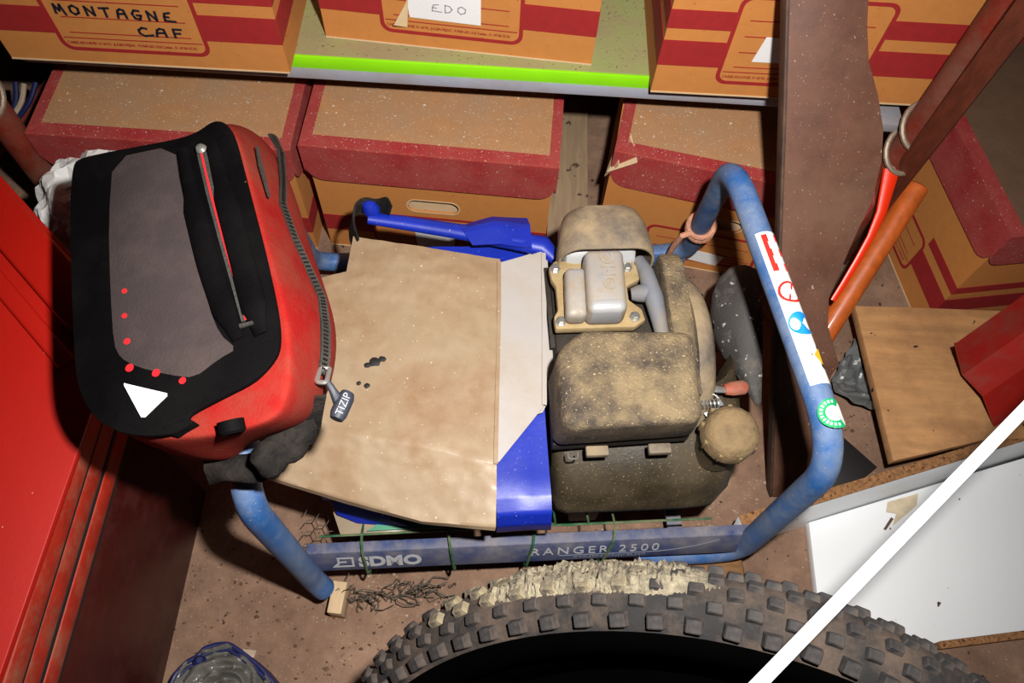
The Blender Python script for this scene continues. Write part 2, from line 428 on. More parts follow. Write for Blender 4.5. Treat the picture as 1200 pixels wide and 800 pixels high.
# ------------------------------------------------------------------ the setting
f_ = obj('floor', box((-1.7, -1.0, -0.05), (1.9, 1.5, 0)), 'floor', smooth=0); tag(f_, kind='structure')
w_ = obj('wall_back', box((-1.7, 1.38, 0), (1.9, 1.5, 2.2)), 'wall', smooth=0); tag(w_, kind='structure')
w_ = obj('wall_left', box((-1.8, -1.0, 0), (-1.7, 1.5, 2.2)), 'wall', smooth=0); tag(w_, kind='structure')
w_ = obj('wall_right', box((1.9, -1.0, 0), (2.0, 1.5, 2.2)), 'wall', smooth=0); tag(w_, kind='structure')

# ------------------------------------------------------------------ archive boxes
def rrect(x0, z0, x1, z1, r, n=5, corners=(1, 1, 1, 1)):
    out = []
    cs = [((x1 - r, z0 + r), -90, corners[0]), ((x1 - r, z1 - r), 0, corners[1]), ((x0 + r, z1 - r), 90, corners[2]), ((x0 + r, z0 + r), 180, corners[3])]
    sq = [(x1, z0), (x1, z1), (x0, z1), (x0, z0)]
    for (c, a, k), s in zip(cs, sq):
        if not k: out.append(s); continue
        for i in range(n + 1):
            t = radians(a + 90 * i / n)
            out.append((c[0] + r * cos(t), c[1] + r * sin(t)))
    return out
BW, BD, BH = 0.385, 0.33, 0.27
def archive_box(label, loc, rotz, frame_top=0.166, bands=((0.05, 0.092), (0.111, 0.140)), lid=True, hole=True, lidmat='cardtop', h=BH, w=BW, dmg=False, sideprint=True, lidoff=(0, 0), lidtilt=0):
    t = thing('archive_box', label, 'box', loc, rotz, 'cardboard archive boxes')
    e = 0.004
    fn = lambda x, z: (x, 0, z)
    ho = [rrect(w / 2 - 0.043, 0.122, w / 2 + 0.043, 0.152, 0.0148, 6)] if hole else []
    b = plate([(0, 0), (w, 0), (w, h - e), (0, h - e)], ho, fn, (0, e, 0))
    box((0, BD - e, 0), (w, BD, h - e), 0, b); box((0, e, 0), (e, BD - e, h - e), 0, b); box((w - e, e, 0), (w, BD - e, h - e), 0, b)
    box((e, e, 0), (w - e, BD - e, e), 0, b)
    obj('body', b, 'card', t, smooth=0, local=True)
    obj('cut_edge', box((0, -0.0009, 0), (w, 0, 0.0022)), 'cardedge', t, smooth=0, local=True, label='pale cut cardboard edge')
    if hole:   # pale cut rim of the hand hole
        o_ = rrect(w / 2 - 0.045, 0.12, w / 2 + 0.045, 0.154, 0.0165, 6)
        obj('hand_hole_rim', plate(o_, ho, lambda x, z: (x, -0.0006, z), (0, 0.0005, 0)), 'cardedge', t, smooth=0, local=True)
    if hole:
        obj('inner_flap', box((w / 2 - 0.07, 0.012, 0.05), (w / 2 + 0.07, 0.015, 0.146)), 'cardedge', t, smooth=0, local=True)
    # front print
    P_ = lambda x, z: (x, -0.0007, z); pv = (0, 0.0006, 0)
    fx0, fx1, fz0 = 0.083, 0.284, 0.022
    b = plate(rrect(fx0, fz0, fx1, frame_top, 0.016), [rrect(fx0 + 0.0055, fz0 + 0.0055, fx1 - 0.0055, frame_top - 0.0055, 0.012)], P_, pv)
    for z0, z1 in bands:
        for x0, x1 in ((0, fx0), (fx1, w)):
            plate([(x0, z0), (x1, z0), (x1, z1), (x0, z1)], [], P_, pv, b)
        if sideprint:
            for x0, x1 in ((-0.0007, 0), (w, w + 0.0007)):
                box((x0, 0, z0), (x1, BD, z1), 0, b)
    for z in [0.043] + [z for z in (0.052, 0.077, 0.103, 0.128) if z < frame_top - 0.012]:
        x0, x1 = (fx0 + 0.008, fx1 - 0.008) if z < 0.05 else (fx0 + 0.02, fx1 - 0.02)
        plate([(x0, z), (x1, z), (x1, z + 0.0012), (x0, z + 0.0012)], [], P_, pv, b)
    obj('print', b, 'redprint', t, smooth=0, local=True)
    b = text_bm('CAISSE ARCHIVES  01 60 92 . JULIEN PEJAC . 91968 LES ULIS Cedex . 01 69 86 02 02', 0.0058, basis((fx0 + 0.009, -0.0005, 0.0335), (1, 0, 0), (0, 0, 1)), 0.0002, 0.86)
    obj('small_print', b, 'redprint', t, smooth=0, local=True)
    # lid
    if lid:
        ld = bmesh.new(); g = 0.004; sk = 0.078
        lx, ly = lidoff
        rot = Matrix.Translation((lx, ly, 0)) @ Matrix.Translation((w / 2, BD / 2, h)) @ Matrix.Rotation(lidtilt, 4, 'Z') @ Matrix.Translation((-w / 2, -BD / 2, -h))
        b = box((-g, -g, h - e), (w + g, BD + g, h))
        b.transform(rot)
        l = obj('lid', b, lidmat, t, smooth=0, local=True)
        b = plate(rrect(-g, h - sk, w + g, h - 0.0005, 0.028, 5, (1, 0, 0, 1)), [], lambda x, z: (x, -g - 0.003, z), (0, 0.003, 0))
        plate(rrect(-g, h - sk, w + g, h - 0.0005, 0.028, 5, (1, 0, 0, 1)), [], lambda x, z: (x, BD + g, z), (0, 0.003, 0), b)
        for x0 in (-g - 0.003, w + g):
            plate(rrect(-g - 0.003, h - sk, BD + g + 0.003, h - 0.0005, 0.028, 5, (1, 0, 0, 1)), [], lambda y, z: (x0, y, z), (0.003, 0, 0), b)
        # red print running on over the lid's edges
        box((-g, -g, h), (w + g, 0.017, h + 0.0006), 0, b)
        box((-g, 0.017, h), (0.011, BD + g, h + 0.0006), 0, b); box((w - 0.009, 0.017, h), (w + g, BD + g, h + 0.0006), 0, b)
        b.transform(rot)
        obj('lid_skirt', b, 'redlid', l, smooth=0, local=True)
        if dmg:   # crushed, torn lid corner with its folded inner ply
            for k, (a, c, d_) in enumerate((((-0.012, -0.012, h - 0.045), (0.03, -0.016, h - 0.005), (0.012, 0.03, h + 0.002)), ((-0.014, 0.0, h - 0.07), (0.004, -0.016, h - 0.02), (-0.006, 0.02, h - 0.01)))):
                b = poly([rot @ Vector(a), rot @ Vector(c), rot @ Vector(d_)], (0.001, 0.0015, 0.002))
                obj('torn_flap', b, 'cardedge', l, smooth=0, local=True)
    return t
SH = 0.387
bx = archive_box('brown cardboard archive box on the shelf, handwritten MONTAGNE CAF on its front', (-0.700, 0.826, SH), radians(0.5))
# handwriting MONTAGNE / CAF
def hand(word, x, z, cw, chh, mtx_loc, slope=0.0, gap=0.006, r=0.0014):
    G = {'M': [[(0, 0), (.15, 1), (.5, .3), (.8, 1), (1, -.15)]], 'O': [[(.5, 1), (.1, .8), (.05, .3), (.4, 0), (.85, .2), (.95, .7), (.5, 1)]],
         'N': [[(.05, 0), (.1, 1), (.85, .05), (.95, 1)]], 'T': [[(0, .95), (1, 1)], [(.5, 1), (.45, 0)]],
         'A': [[(0, 0), (.25, .8), (.55, 1), (.9, .9), (.95, 0)], [(.1, .45), (.9, .5)]],
         'G': [[(.9, .95), (.4, 1), (.05, .6), (.2, .1), (.7, 0), (.95, .45), (.5, .45)]],
         'E': [[(.85, 1), (.3, .9), (.15, .55), (.6, .5)], [(.15, .55), (.1, .1), (1.2, .02)]],
         'C': [[(.9, .9), (.5, 1), (.1, .7), (.1, .3), (.5, 0), (1.3, .15)]], 'F': [[(.15, 0), (.2, 1), (.95, 1)], [(.2, .5), (.75, .52)]],
         'D': [[(.1, 0), (.1, 1), (.6, .9), (.9, .5), (.6, .1), (.1, 0)]]}
    L_ = []
    for ch in word:
        for s in G[ch]:
            L_.append([(x + p[0] * cw, z + p[1] * chh) for p in s])
        x += cw + gap; z += slope * (cw + gap)
    return strokes(L_, mtx_loc, r)
FM = basis((0, -0.0011, 0), (1, 0, 0), (0, 0, 1))
b = hand('MONTAGNE', 0.100, 0.0835, 0.0120, 0.0140, FM, -0.030, 0.0078, 0.0016)
b = join(b, hand('CAF', 0.197, 0.0535, 0.014, 0.0135, FM, 0.0, 0.0085, 0.0016))
obj('handwriting', b, 'ink', bx, smooth=0, local=True, label='black marker handwriting MONTAGNE CAF')

bx = archive_box('brown cardboard archive box on the green shelf with a pale torn label reading EDO', (-0.276, 0.905, SH), radians(-3.6))
b = poly([(0.126, -0.0016, 0.052), (0.225, -0.0016, 0.050), (0.225, -0.0016, 0.115), (0.12, -0.0016, 0.115)], (0, 0.0006, 0))
lb = obj('paper_label', b, 'paper', bx, smooth=0, local=True, label='white paper label')
obj('handwriting', hand('EDO', 0.157, 0.066, 0.012, 0.012, basis((0, -0.002, 0), (1, 0, 0), (0, 0, 1)), 0, 0.006, 0.0008), 'pencil', lb, smooth=0, local=True)
b = poly([(0.126, -0.002, 0.085), (0.121, -0.0025, 0.035), (0.105, -0.014, 0.046), (0.122, -0.003, 0.075)], (0.0004, 0.0006, 0))
obj('peeled_corner', b, 'cardedge', lb, smooth=0, local=True)

bx = archive_box('brown cardboard archive box on the shelf behind the top of the leaning brown plank', (0.192, 0.836, SH), radians(0.6))
b = poly([(0.124, -0.0016, 0.064), (0.19, -0.0016, 0.064), (0.19, -0.0016, 0.106), (0.131, -0.0016, 0.105)], (0, 0.0006, 0))
obj('paper_label', b, 'paper', bx, smooth=0, local=True, label='white paper label')

archive_box('lidded cardboard archive box on the floor behind the backpack and white plastic film', (-0.726, 0.800, 0), radians(-0.5), 0.108, ((0.05, 0.092),))
bx = archive_box('lidded cardboard archive box with open hand hole, directly behind the blue tarpaulin', (-0.317, 0.808, 0), radians(-2.2), 0.108, ((0.05, 0.092),))
b = poly([(0.16, -0.0016, 0.0), (0.226, -0.0016, 0.0), (0.226, -0.0016, 0.062), (0.157, -0.0016, 0.07)], (0, 0.0006, 0))
obj('paper_label', b, 'paper', bx, smooth=0, local=True, label='white paper label')
bx = archive_box('archive box with crushed torn lid corner behind the blue tube hoop', (0.160, 0.828, 0), radians(-8.5), 0.108, ((0.05, 0.092),), dmg=True, lidoff=(0.012, -0.002), lidtilt=radians(-2.0))
b = poly([(0.155, -0.0016, 0.028), (0.222, -0.0016, 0.022), (0.23, -0.0016, 0.052), (0.163, -0.0016, 0.058)], (0, 0.0006, 0))
obj('paper_label', b, 'paper', bx, smooth=0, local=True, label='small white paper label')
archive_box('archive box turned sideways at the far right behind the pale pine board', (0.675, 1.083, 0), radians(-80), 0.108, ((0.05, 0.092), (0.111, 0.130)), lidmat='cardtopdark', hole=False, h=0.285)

# plank on the floor between the boxes
b = box((0.074, 0.80, 0.0), (0.150, 1.36, 0.018), 0.002)
tag(obj('floor_plank', b, 'oldwood'), 'grey worn wooden plank lying on the floor in the gap between two boxes', 'plank')

# ------------------------------------------------------------------ shelf unit
t = thing('shelf_unit', 'steel shelf with bright green front edge on red tube posts carrying archive boxes', 'shelf', (0, 1.1, 0))
obj('shelf_board', box((-0.715, 0.868, 0.372), (0.545, 1.34, 0.3865), 0.001), 'shelfgreen', t, smooth=0)
obj('green_edge', box((-0.715, 0.8635, 0.3655), (0.545, 0.868, 0.3868), 0.0008), 'green', t, label='bright green edge strip')
pr = [(0.862, 0.3655), (0.8595, 0.358), (0.8605, 0.349), (0.866, 0.343), (0.89, 0.343), (0.89, 0.372), (0.868, 0.372), (0.868, 0.3655)]
obj('front_lip', poly([(-0.715, y, z) for y, z in pr], (1.26, 0, 0)), 'shelfgrey', t, label='grey rounded front lip')
for x, y in ((-0.757, 0.800), (0.572, 0.802), (-0.757, 1.30), (0.572, 1.36)):
    p = obj('post', tube([(x, y, 0), (x, y, 1.6)], 0.0215, 20), 'redpost', t, label='red brown tube post')
    if y < 1:
        for zc, tl in ((0.385, 0.32), (0.335, 0.22)):
            ring = [(x + 0.0255 * cos(a), y + 0.0255 * sin(a), zc + 0.02 * sin(a)) for a in [2 * pi * k / 20 for k in range(20)]]
            obj('wire_ring', tube(ring, 0.0042, 8, closed=True), 'wire', p, label='dull metal ring')
sx = obj('corner_bracket', box((0.50, 0.822, 0.350), (0.562, 0.862, 0.366), 0.002), 'shelfgrey', t)

# ------------------------------------------------------------------ red cabinet at the left
t = thing('red_cabinet', 'low red lacquered cabinet with stepped edge strips standing under the backpack', 'cabinet', (-0.7, 0.05, 0))
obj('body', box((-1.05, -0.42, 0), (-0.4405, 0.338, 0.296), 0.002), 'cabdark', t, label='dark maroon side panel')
for k, (z0, z1, dx) in enumerate(((0.3025, 0.3305, 0.0), (0.337, 0.366, -0.001), (0.3725, 0.403, 0.001))):
    obj('edge_strip', box((-1.05, -0.42, z0), (-0.435 + dx, 0.318 - 0.003 * k, z1), 0.003), 'cabrib', t, label='scuffed red edge strip')
for z0, z1 in ((0.2965, 0.302), (0.331, 0.3365), (0.3665, 0.372), (0.4035, 0.4085)):  # black strips added between the edge strips to paint the shadow gaps dark
    obj('gap_shade', box((-1.05, -0.42, z0), (-0.4366, 0.312, z1)), 'blacksheet', t, smooth=0, label='black strip standing for the shadow in the gap')
tp = [at(5, 748, 0.418), at(108, 480, 0.418), at(148, 369, 0.418), at(0, 205, 0.418), at(-60, 140, 0.418)]
tp = [Vector((-0.447, -0.42, 0.409)), tp[1], tp[2], tp[3], tp[4], Vector((-1.05, tp[4].y, 0.409)), Vector((-1.05, -0.42, 0.409))]
for p in tp: p.z = 0.409
top = obj('top_panel', poly(tp, (0, 0, 0.009), 0.0015), 'cabred', t, label='bright red top panel')
dv = (tp[3] - tp[2]).normalized(); nv_ = Vector((dv.y, -dv.x, 0)); nv_ = nv_ if nv_.y < 0 else -nv_
q0 = tp[2] - dv * 0.01; q1 = tp[4]
def strip(a, c, h): return poly([q0 + nv_ * a + Vector((0, 0, 0.0085)), q1 + nv_ * a + Vector((0, 0, 0.0085)), q1 + nv_ * c + Vector((0, 0, 0.0085)), q0 + nv_ * c + Vector((0, 0, 0.0085))], (0, 0, h), 0.0045, seg=3)
obj('raised_fold', strip(0.004, 0.055, 0.010), 'cabred', top)
obj('raised_fold', strip(0.068, 0.088, 0.007), 'cabred', top)

# ------------------------------------------------------------------ brown leaning plank
A0 = at(891, 585, 0.004); A1 = at(912, 0, 0.60)
ax = (A1 - A0).normalized(); wx = Vector((1, 0.05, 0.0)); wx = (wx - ax * wx.dot(ax)).normalized(); nn = ax.cross(wx).normalized()
if nn.z < 0: nn = -nn
OUT = [(905, 582), (945, 584), (960, 560), (975, 520), (978, 480), (970, 455), (975, 440), (984, 428), (978, 408), (971, 383), (972, 350), (985, 318), (1006, 270), (1022, 238), (1034, 190), (1036, 152), (1030, 113), (1019, 72), (1017, 30), (1020, -25), (926, -25), (922, 120), (913, 380)]
pts = [onplane(x, y, A0, nn) for x, y in OUT]
t = thing('brown_plank', 'tall brown wooden plank with a wavy edge, leaning upright beside the blue hoop', 'plank', (A0.x, A0.y, 0))
for p in pts:
    pass
lowz = min(p.z for p in pts)
obj('board', poly(pts, -nn * 0.024, 0.002), 'plank', t)
L0 = [onplane(x, y, A0, nn) for x, y in ((905.3, 582), (913.3, 380), (922.3, 120), (926.3, -25))]
s_ = -wx
obj('edge_face', poly(L0 + [p + s_ * 0.004 for p in L0[::-1]], -nn * 0.021, 0.0008), 'plankedge', t, label='dark weathered edge')

# ------------------------------------------------------------------ generator (local frame: u along the front bar, v towards the shelf)
GO = Vector((0.06, 0.25, 0)); GA = radians(5.5)
gen = thing('generator', 'sand covered petrol generator in a blue tube frame, engine on its right half', 'generator', GO, GA)
GM = Matrix.Translation(GO) @ Matrix.Rotation(GA, 4, 'Z'); GI = GM.inverted()
def g_at(px, py, z): return GI @ at(px, py, z)
def G(name, bm, m, parent=None, label=None, smooth=35):
    return obj(name, bm, m, parent or gen, smooth, label, local=True)
TR = 0.0155
right_path = fillet([(0.150, -0.008, 0.068), (0.302, -0.006, 0.066), (0.293, 0.000, 0.452), (0.252, 0.385, 0.452), (0.306, 0.506, 0.078), (0.18, 0.506, 0.068)], [0, 0.055, 0.075, 0.06, 0.05, 0], 10)
hoopR = G('tube_hoop', tube(right_path, TR, 18), 'blue')
left_path = fillet([(-0.290, -0.032, 0.066), (-0.300, -0.024, 0.10), (-0.306, -0.012, 0.452), (-0.318, 0.372, 0.452), (-0.335, 0.500, 0.078), (-0.20, 0.506, 0.068)], [0, 0.02, 0.075, 0.06, 0.05, 0], 10)
hoopL = G('tube_hoop', tube(left_path, TR, 18), 'blue')
# front bar with its printing
rv = [(0.014, 0.140), (0.000, 0.140), (-0.015, 0.100), (0.000, 0.096)]
u0, u1 = -0.303, 0.308
front = G('front_bar', poly([(u0, v, z) for v, z in rv], (u1 - u0, 0, 0), 0.0012), 'bluedust')
fx = Vector((1, 0, 0)); fy = Vector((0, 0.015, 0.040)).normalized()
def onbar(u, s): return Vector((u, -0.015, 0.100)) + fy * s + fy.cross(fx) * -0.0004 + Vector((0, -0.0006, 0.0002))
G('bar_print', text_bm('SDMO', 0.030, basis(onbar(-0.236, 0.010), fx, fy), 0.0002, 1.0, 0.0013), 'railprint', front, label='grey white lettering SDMO', smooth=0)
b = None
lg = onbar(-0.268, 0.010)
def lq(pts): return [lg + fx * p[0] + fy * p[1] for p in pts]
for q in ([(0.004, 0), (0.026, 0), (0.026, 0.003), (0.004, 0.003)], [(0.004, 0.019), (0.026, 0.019), (0.026, 0.022), (0.004, 0.022)], [(0.023, 0.003), (0.026, 0.003), (0.026, 0.019), (0.023, 0.019)], [(-0.004, 0), (0.004, 0), (0.007, 0.010), (0.004, 0.010)], [(0.004, 0.010), (0.016, 0.010), (0.016, 0.013), (0.004, 0.013)], [(0.004, 0.013), (0.007, 0.013), (0.007, 0.019), (0.004, 0.019)]):
    b = poly(lq(q), (0, -0.0003, 0.0001), 0, b)
G('bar_logo', b, 'railprint', front, label='grey rectangular maker mark', smooth=0)
G('bar_print', text_bm('RANGER 2500', 0.023, basis(onbar(-0.005, 0.0165), fx, fy), 0.0002, 1.32, 0.0), 'railprint', front, label='thin lettering RANGER 2500', smooth=0)
G('bar_print', text_bm('www.sdmo-industries.com', 0.0085, basis(onbar(0.055, 0.0065), fx, fy), 0.0002, 1.1, 0.0), 'railprintdim', front, label='small web address', smooth=0)
arc = [onbar(0.035 + 0.220 * k / 16, 0.0135 + 0.021 * max(0, (k - 9) / 7) ** 2) for k in range(17)]
G('bar_swoosh', tube(arc, 0.0005, 5), 'railprintdim', front)
G('rear_bar', box((-0.30, 0.490, 0.055), (0.30, 0.508, 0.085), 0.002), 'blue', gen)
G('cross_bar', box((-0.262, 0.0, 0.052), (-0.240, 0.49, 0.058), 0.001), 'bluedust', gen)
G('cross_bar', box((0.205, 0.0, 0.052), (0.227, 0.49, 0.058), 0.001), 'bluedust', gen)
# stickers bent round the right tube
ta = Vector((0.293, 0.000, 0.452)); tb = Vector((0.252, 0.385, 0.452)); tdir = (tb - ta).normalized()
tup = Vector((0, 0, 1)); tsd = tdir.cross(tup).normalized()
def ontube(s, a, r=TR + 0.0005):
    """s metres from the front bend, a angle from the top towards the outside"""
    return ta + tdir * s + (tup * cos(a) + tsd * sin(a)) * r
def wrap(s0, s1, a0, a1, r, n=8, m=2):
    return sheet([[ontube(s0 + (s1 - s0) * i / m, a0 + (a1 - a0) * j / n, r) for j in range(n + 1)] for i in range(m + 1)], 1, 1, None, 0.0003)
st = G('sticker', wrap(0.078, 0.272, radians(-42), radians(66), TR + 0.0004, 12, 4), 'stickwhite', hoopR, label='white warning sticker with red, blue and yellow signs')
def wpoly(pts, r=TR + 0.0011):
    """flat print polygons (s, angle in degrees) bent on the tube"""
    b = bmesh.new()
    vs = [b.verts.new(ontube(p[0], radians(p[1]), r)) for p in pts]
    b.faces.new(vs); return b
def wring(s, a, ro, ri, r=TR + 0.0011, a0=0, a1=360, n=20):
    k = 1 / (TR * radians(1))
    out = None
    b = bmesh.new(); pv = None
    for i in range(n + 1):
        t = radians(a0 + (a1 - a0) * i / n)
        p = [b.verts.new(ontube(s + q * sin(t), radians(a + q * cos(t) * k), r)) for q in (ro, ri)]
        if pv: b.faces.new((pv[0], p[0], p[1], pv[1]))
        pv = p
    return b
b = wpoly([(0.218, -22), (0.268, -22), (0.268, -4), (0.218, -4)])
for s in (0.218, 0.238, 0.258): b = join(b, wpoly([(s, -4), (s + 0.010, -4), (s + 0.010, 44), (s, 44)]))
b = join(b, wring(0.190, 16, 0.0140, 0.0110))
b = join(b, wpoly([(0.178, 0), (0.181, -4), (0.202, 34), (0.199, 38)]))
G('sticker_print', b, 'stickred', st, label='red block sign and red ring', smooth=0)
G('sticker_print', wring(0.150, 14, 0.0145, 0.0, a0=40, a1=320), 'stickblue', st, label='blue round sign', smooth=0)
G('sticker_print', wpoly([(0.094, 44), (0.124, 54), (0.112, 2)]), 'stickblk', st, label='black edged triangle', smooth=0)
G('sticker_print', wpoly([(0.099, 40), (0.119, 46), (0.111, 12)], TR + 0.0016), 'stickyel', st, label='yellow triangle', smooth=0)
s2 = G('sticker', wring(0.044, 8, 0.0165, 0.0, TR + 0.0004), 'stickwhite', hoopR, label='round green and white sticker', smooth=0)
G('sticker_print', wring(0.044, 8, 0.0165, 0.0085, TR + 0.0011, a0=55, a1=300), 'stickgreen', s2, label='green ring', smooth=0)
b = None
for k in range(12):
    t = 80 + 17 * k
    q = wring(0.044, 8, 0.0142, 0.0112, TR + 0.0016, a0=t, a1=t + 9, n=2); b = join(b, q) if b else q
G('sticker_print', b, 'stickwhite', s2, label='white lettering round the green ring', smooth=0)
# ---- engine
blk = G('engine_block', box((0.030, 0.10, 0.075), (0.205, 0.335, 0.305), 0.012), 'block')
for k in range(7):
    G('cooling_fin', box((0.026, 0.215, 0.19 + k * 0.017), (0.165, 0.338, 0.196 + k * 0.017), 0.001), 'block', blk)
fl_ = [(0.030, 0.222), (0.131, 0.222), (0.146, 0.232), (0.143, 0.248), (0.128, 0.262), (0.128, 0.283), (0.146, 0.292), (0.146, 0.312), (0.137, 0.324), (0.036, 0.324), (0.028, 0.314), (0.030, 0.296), (0.035, 0.285), (0.035, 0.25), (0.029, 0.24)]
flg = G('cover_flange', poly([(u, v, 0.322) for u, v in fl_], (0, 0, 0.013), 0.0025), 'flange', gen)
dome = [(0.066, 0.224), (0.116, 0.224), (0.120, 0.314), (0.070, 0.314)]
b = poly([(u, v, 0.334) for u, v in dome], (0, 0, 0.043), 0.009, seg=4)
vc = G('valve_cover', b, 'alu', gen, label='bright dusty metal valve cover')
G('valve_cover_lobe', poly([(0.041, 0.226, 0.334), (0.069, 0.226, 0.334), (0.073, 0.298, 0.334), (0.045, 0.298, 0.334)], (0, 0, 0.028), 0.0085, seg=4), 'alu', vc)
# worn-bright front nose of the cover
G('valve_cover_nose', poly([(0.0675, 0.2235, 0.3395), (0.1145, 0.2235, 0.3395), (0.1155, 0.244, 0.3395), (0.0685, 0.244, 0.3395)], (0, 0, 0.0384), 0.009, seg=4), 'aluclean', vc, label='worn bright metal nose')
G('embossed_letters', text_bm('OHC', 0.024, basis((0.105, 0.252, 0.377), (0, 1, 0), (-1, 0, 0)), 0.0014, 1.0, 0.0005), 'alu', vc, label='raised letters OHC', smooth=0)
bolt0 = None
for u, v in ((0.036, 0.311), (0.037, 0.232), (0.131, 0.310), (0.132, 0.236)):
    if bolt0 is None:
        bolt0 = G('bolt', lathe([(0.0075, 0), (0.0075, 0.0012), (0.0055, 0.0014), (0.0055, 0.006), (0.004, 0.007)], (0, 0, 0), n=6), 'steel', flg)
        bolt0.location = (u, v, 0.335)
    else:
        c = dup(bolt0, parent=flg); c.location = (u, v, 0.335)
# muffler and its guard hood
G('muffler', lathe([(0.030, 0), (0.038, 0.004), (0.040, 0.012), (0.040, 0.088), (0.037, 0.095), (0.028, 0.098)], (0.048, 0.355, 0.318), (1, 0, 0), 28), 'aluclean', gen, label='plain metal muffler can')
def hood_ring(v, z_top, half_w, z_bot, r, n=6):
    c = 0.1035
    pts = [(c - half_w, z_bot)]
    for i in range(n + 1):
        t = radians(180 - 90 * i / n); pts.append((c - half_w + r + r * cos(t), z_top - r + r * sin(t)))
    for i in range(n + 1):
        t = radians(90 - 90 * i / n); pts.append((c + half_w - r + r * cos(t), z_top - r + r * sin(t)))
    pts.append((c + half_w, z_bot))
    return [Vector((x, v, z)) for x, z in pts]
rows = [hood_ring(0.317, 0.371, 0.0635, 0.22, 0.030), hood_ring(0.330, 0.375, 0.063, 0.22, 0.032), hood_ring(0.365, 0.377, 0.058, 0.22, 0.034), hood_ring(0.385, 0.372, 0.052, 0.22, 0.034), hood_ring(0.398, 0.355, 0.046, 0.22, 0.032), hood_ring(0.404, 0.325, 0.042, 0.22, 0.030)]
b = sheet(rows, 1, 2, None, 0.003)
G('muffler_hood', b, 'sandhood', gen, label='sandy curved muffler hood')
# ignition lead, spark plug cap
b = tube([(0.150, 0.325, 0.330), (0.155, 0.300, 0.337), (0.160, 0.262, 0.337), (0.166, 0.225, 0.325), (0.172, 0.19, 0.31)], 0.0115, 14, rads=[0.008, 0.0105, 0.0125, 0.0095, 0.008])
pc = G('spark_plug_cap', b, 'greyrub', gen)
G('plug_boot', lathe([(0.012, 0), (0.013, 0.006), (0.011, 0.018), (0.008, 0.026)], (0.158, 0.272, 0.335), (-1, 0, -0.15), 16), 'greyrub', pc)
# fan shroud with recoil starter side
b = poly([(0.176, 0.335, 0.17), (0.176, 0.13, 0.17), (0.176, 0.13, 0.325), (0.176, 0.22, 0.342), (0.176, 0.31, 0.345), (0.176, 0.335, 0.33)], (0.030, 0, 0), 0.005)
G('fan_shroud', b, 'sandplastic', gen, label='sand covered fan shroud')
sc_ = Vector((0.205, 0.222, 0.232))
sp = G('starter_cover', lathe([(0.116, 0), (0.116, 0.010), (0.111, 0.019), (0.102, 0.025), (0.070, 0.029), (0.0, 0.030)], sc_, (1, 0, 0), 44), 'sandhood', gen, label='sandy round starter cover', smooth=50)
gs0 = None
for ri in (0.080, 0.094):
    for k in range(9):
        a = radians(18 + 18 * k)
        if gs0 is None:
            gs0 = G('grille_slot', box((-0.001, -0.0035, -0.0055), (0.0012, 0.0035, 0.0055)), 'rubber', sp, smooth=0); q = gs0
        else: q = dup(gs0, parent=sp)
        q.location = sc_ + Vector((0.0285 if ri < .09 else 0.0268, ri * cos(a), ri * sin(a)))
        q.rotation_euler = (a - pi / 2, 0, 0)
# air filter
lowp = [(0.015, 0.078), (0.193, 0.084), (0.197, 0.188), (0.052, 0.194), (0.017, 0.166)]
topp = [(0.021, 0.064), (0.178, 0.068), (0.184, 0.184), (0.052, 0.190), (0.020, 0.162)]
b = bmesh.new()
lo_ = [b.verts.new((u, v, 0.300)) for u, v in lowp]; to_ = [b.verts.new((u, v, 0.397)) for u, v in topp]
for i in range(5): b.faces.new((lo_[i], lo_[(i + 1) % 5], to_[(i + 1) % 5], to_[i]))
b.faces.new(to_); b.faces.new(lo_[::-1])
bevel(b, 0.014, 5, 20)
af = G('air_filter_cover', b, 'sandplastic', gen, label='boxy air filter cover thick with sand', smooth=60)
G('filter_base', poly([(u * 0.96 + 0.004, v * 0.94 + 0.008, 0.278) for u, v in lowp], (0, 0, 0.021), 0.003), 'block', gen)
for u in (0.070, 0.147):
    l = G('filter_latch', box((u - 0.012, 0.066, 0.290), (u + 0.016, 0.079, 0.300), 0.002), 'sandhood', af)
G('wire_clip', tube(fillet([(0.036, 0.072, 0.298), (0.036, 0.064, 0.297), (0.048, 0.064, 0.297), (0.048, 0.072, 0.298)], 0.004, 4), 0.0012, 6), 'steel', af)
# fuel tank
prof = [(0.165, 0.262), (0.15, 0.270), (0.11, 0.266), (0.075, 0.252), (0.050, 0.232), (0.037, 0.208), (0.032, 0.190), (0.0295, 0.186), (0.0295, 0.176), (0.034, 0.172), (0.037, 0.150), (0.050, 0.128), (0.10, 0.112), (0.165, 0.112)]
b = bmesh.new(); rings = []
for u, sc, dv_ in ((0.024, 0.90, 0.012), (0.030, 0.97, 0.004), (0.044, 1.0, 0.0), (0.20, 1.0, 0.0), (0.236, 0.99, 0.002), (0.262, 0.95, 0.022), (0.276, 0.88, 0.048), (0.279, 0.80, 0.07)):
    rings.append([b.verts.new((u, 0.10 + (v - 0.10) * sc + dv_, 0.19 + (z - 0.19) * sc)) for v, z in prof])
for A, B in zip(rings, rings[1:]):
    for i in range(len(prof)): b.faces.new((A[i], A[(i + 1) % len(prof)], B[(i + 1) % len(prof)], B[i]))
b.faces.new(rings[0]); b.faces.new(rings[-1][::-1])
tk = G('fuel_tank', b, 'tank', gen, label='rounded olive black fuel tank', smooth=50)
G('filler_neck', lathe([(0.028, 0), (0.026, 0.05)], (0.232, 0.085, 0.245), n=24), 'tank', tk)
b = lathe([(0.030, 0), (0.034, 0.003), (0.034, 0.020), (0.031, 0.030), (0.024, 0.036), (0.012, 0.038), (0.0, 0.0385)], (0.233, 0.083, 0.298), (0.05, -0.08, 1), 28)
cp = G('fuel_cap', b, 'capm', gen, label='round sandy fuel cap')
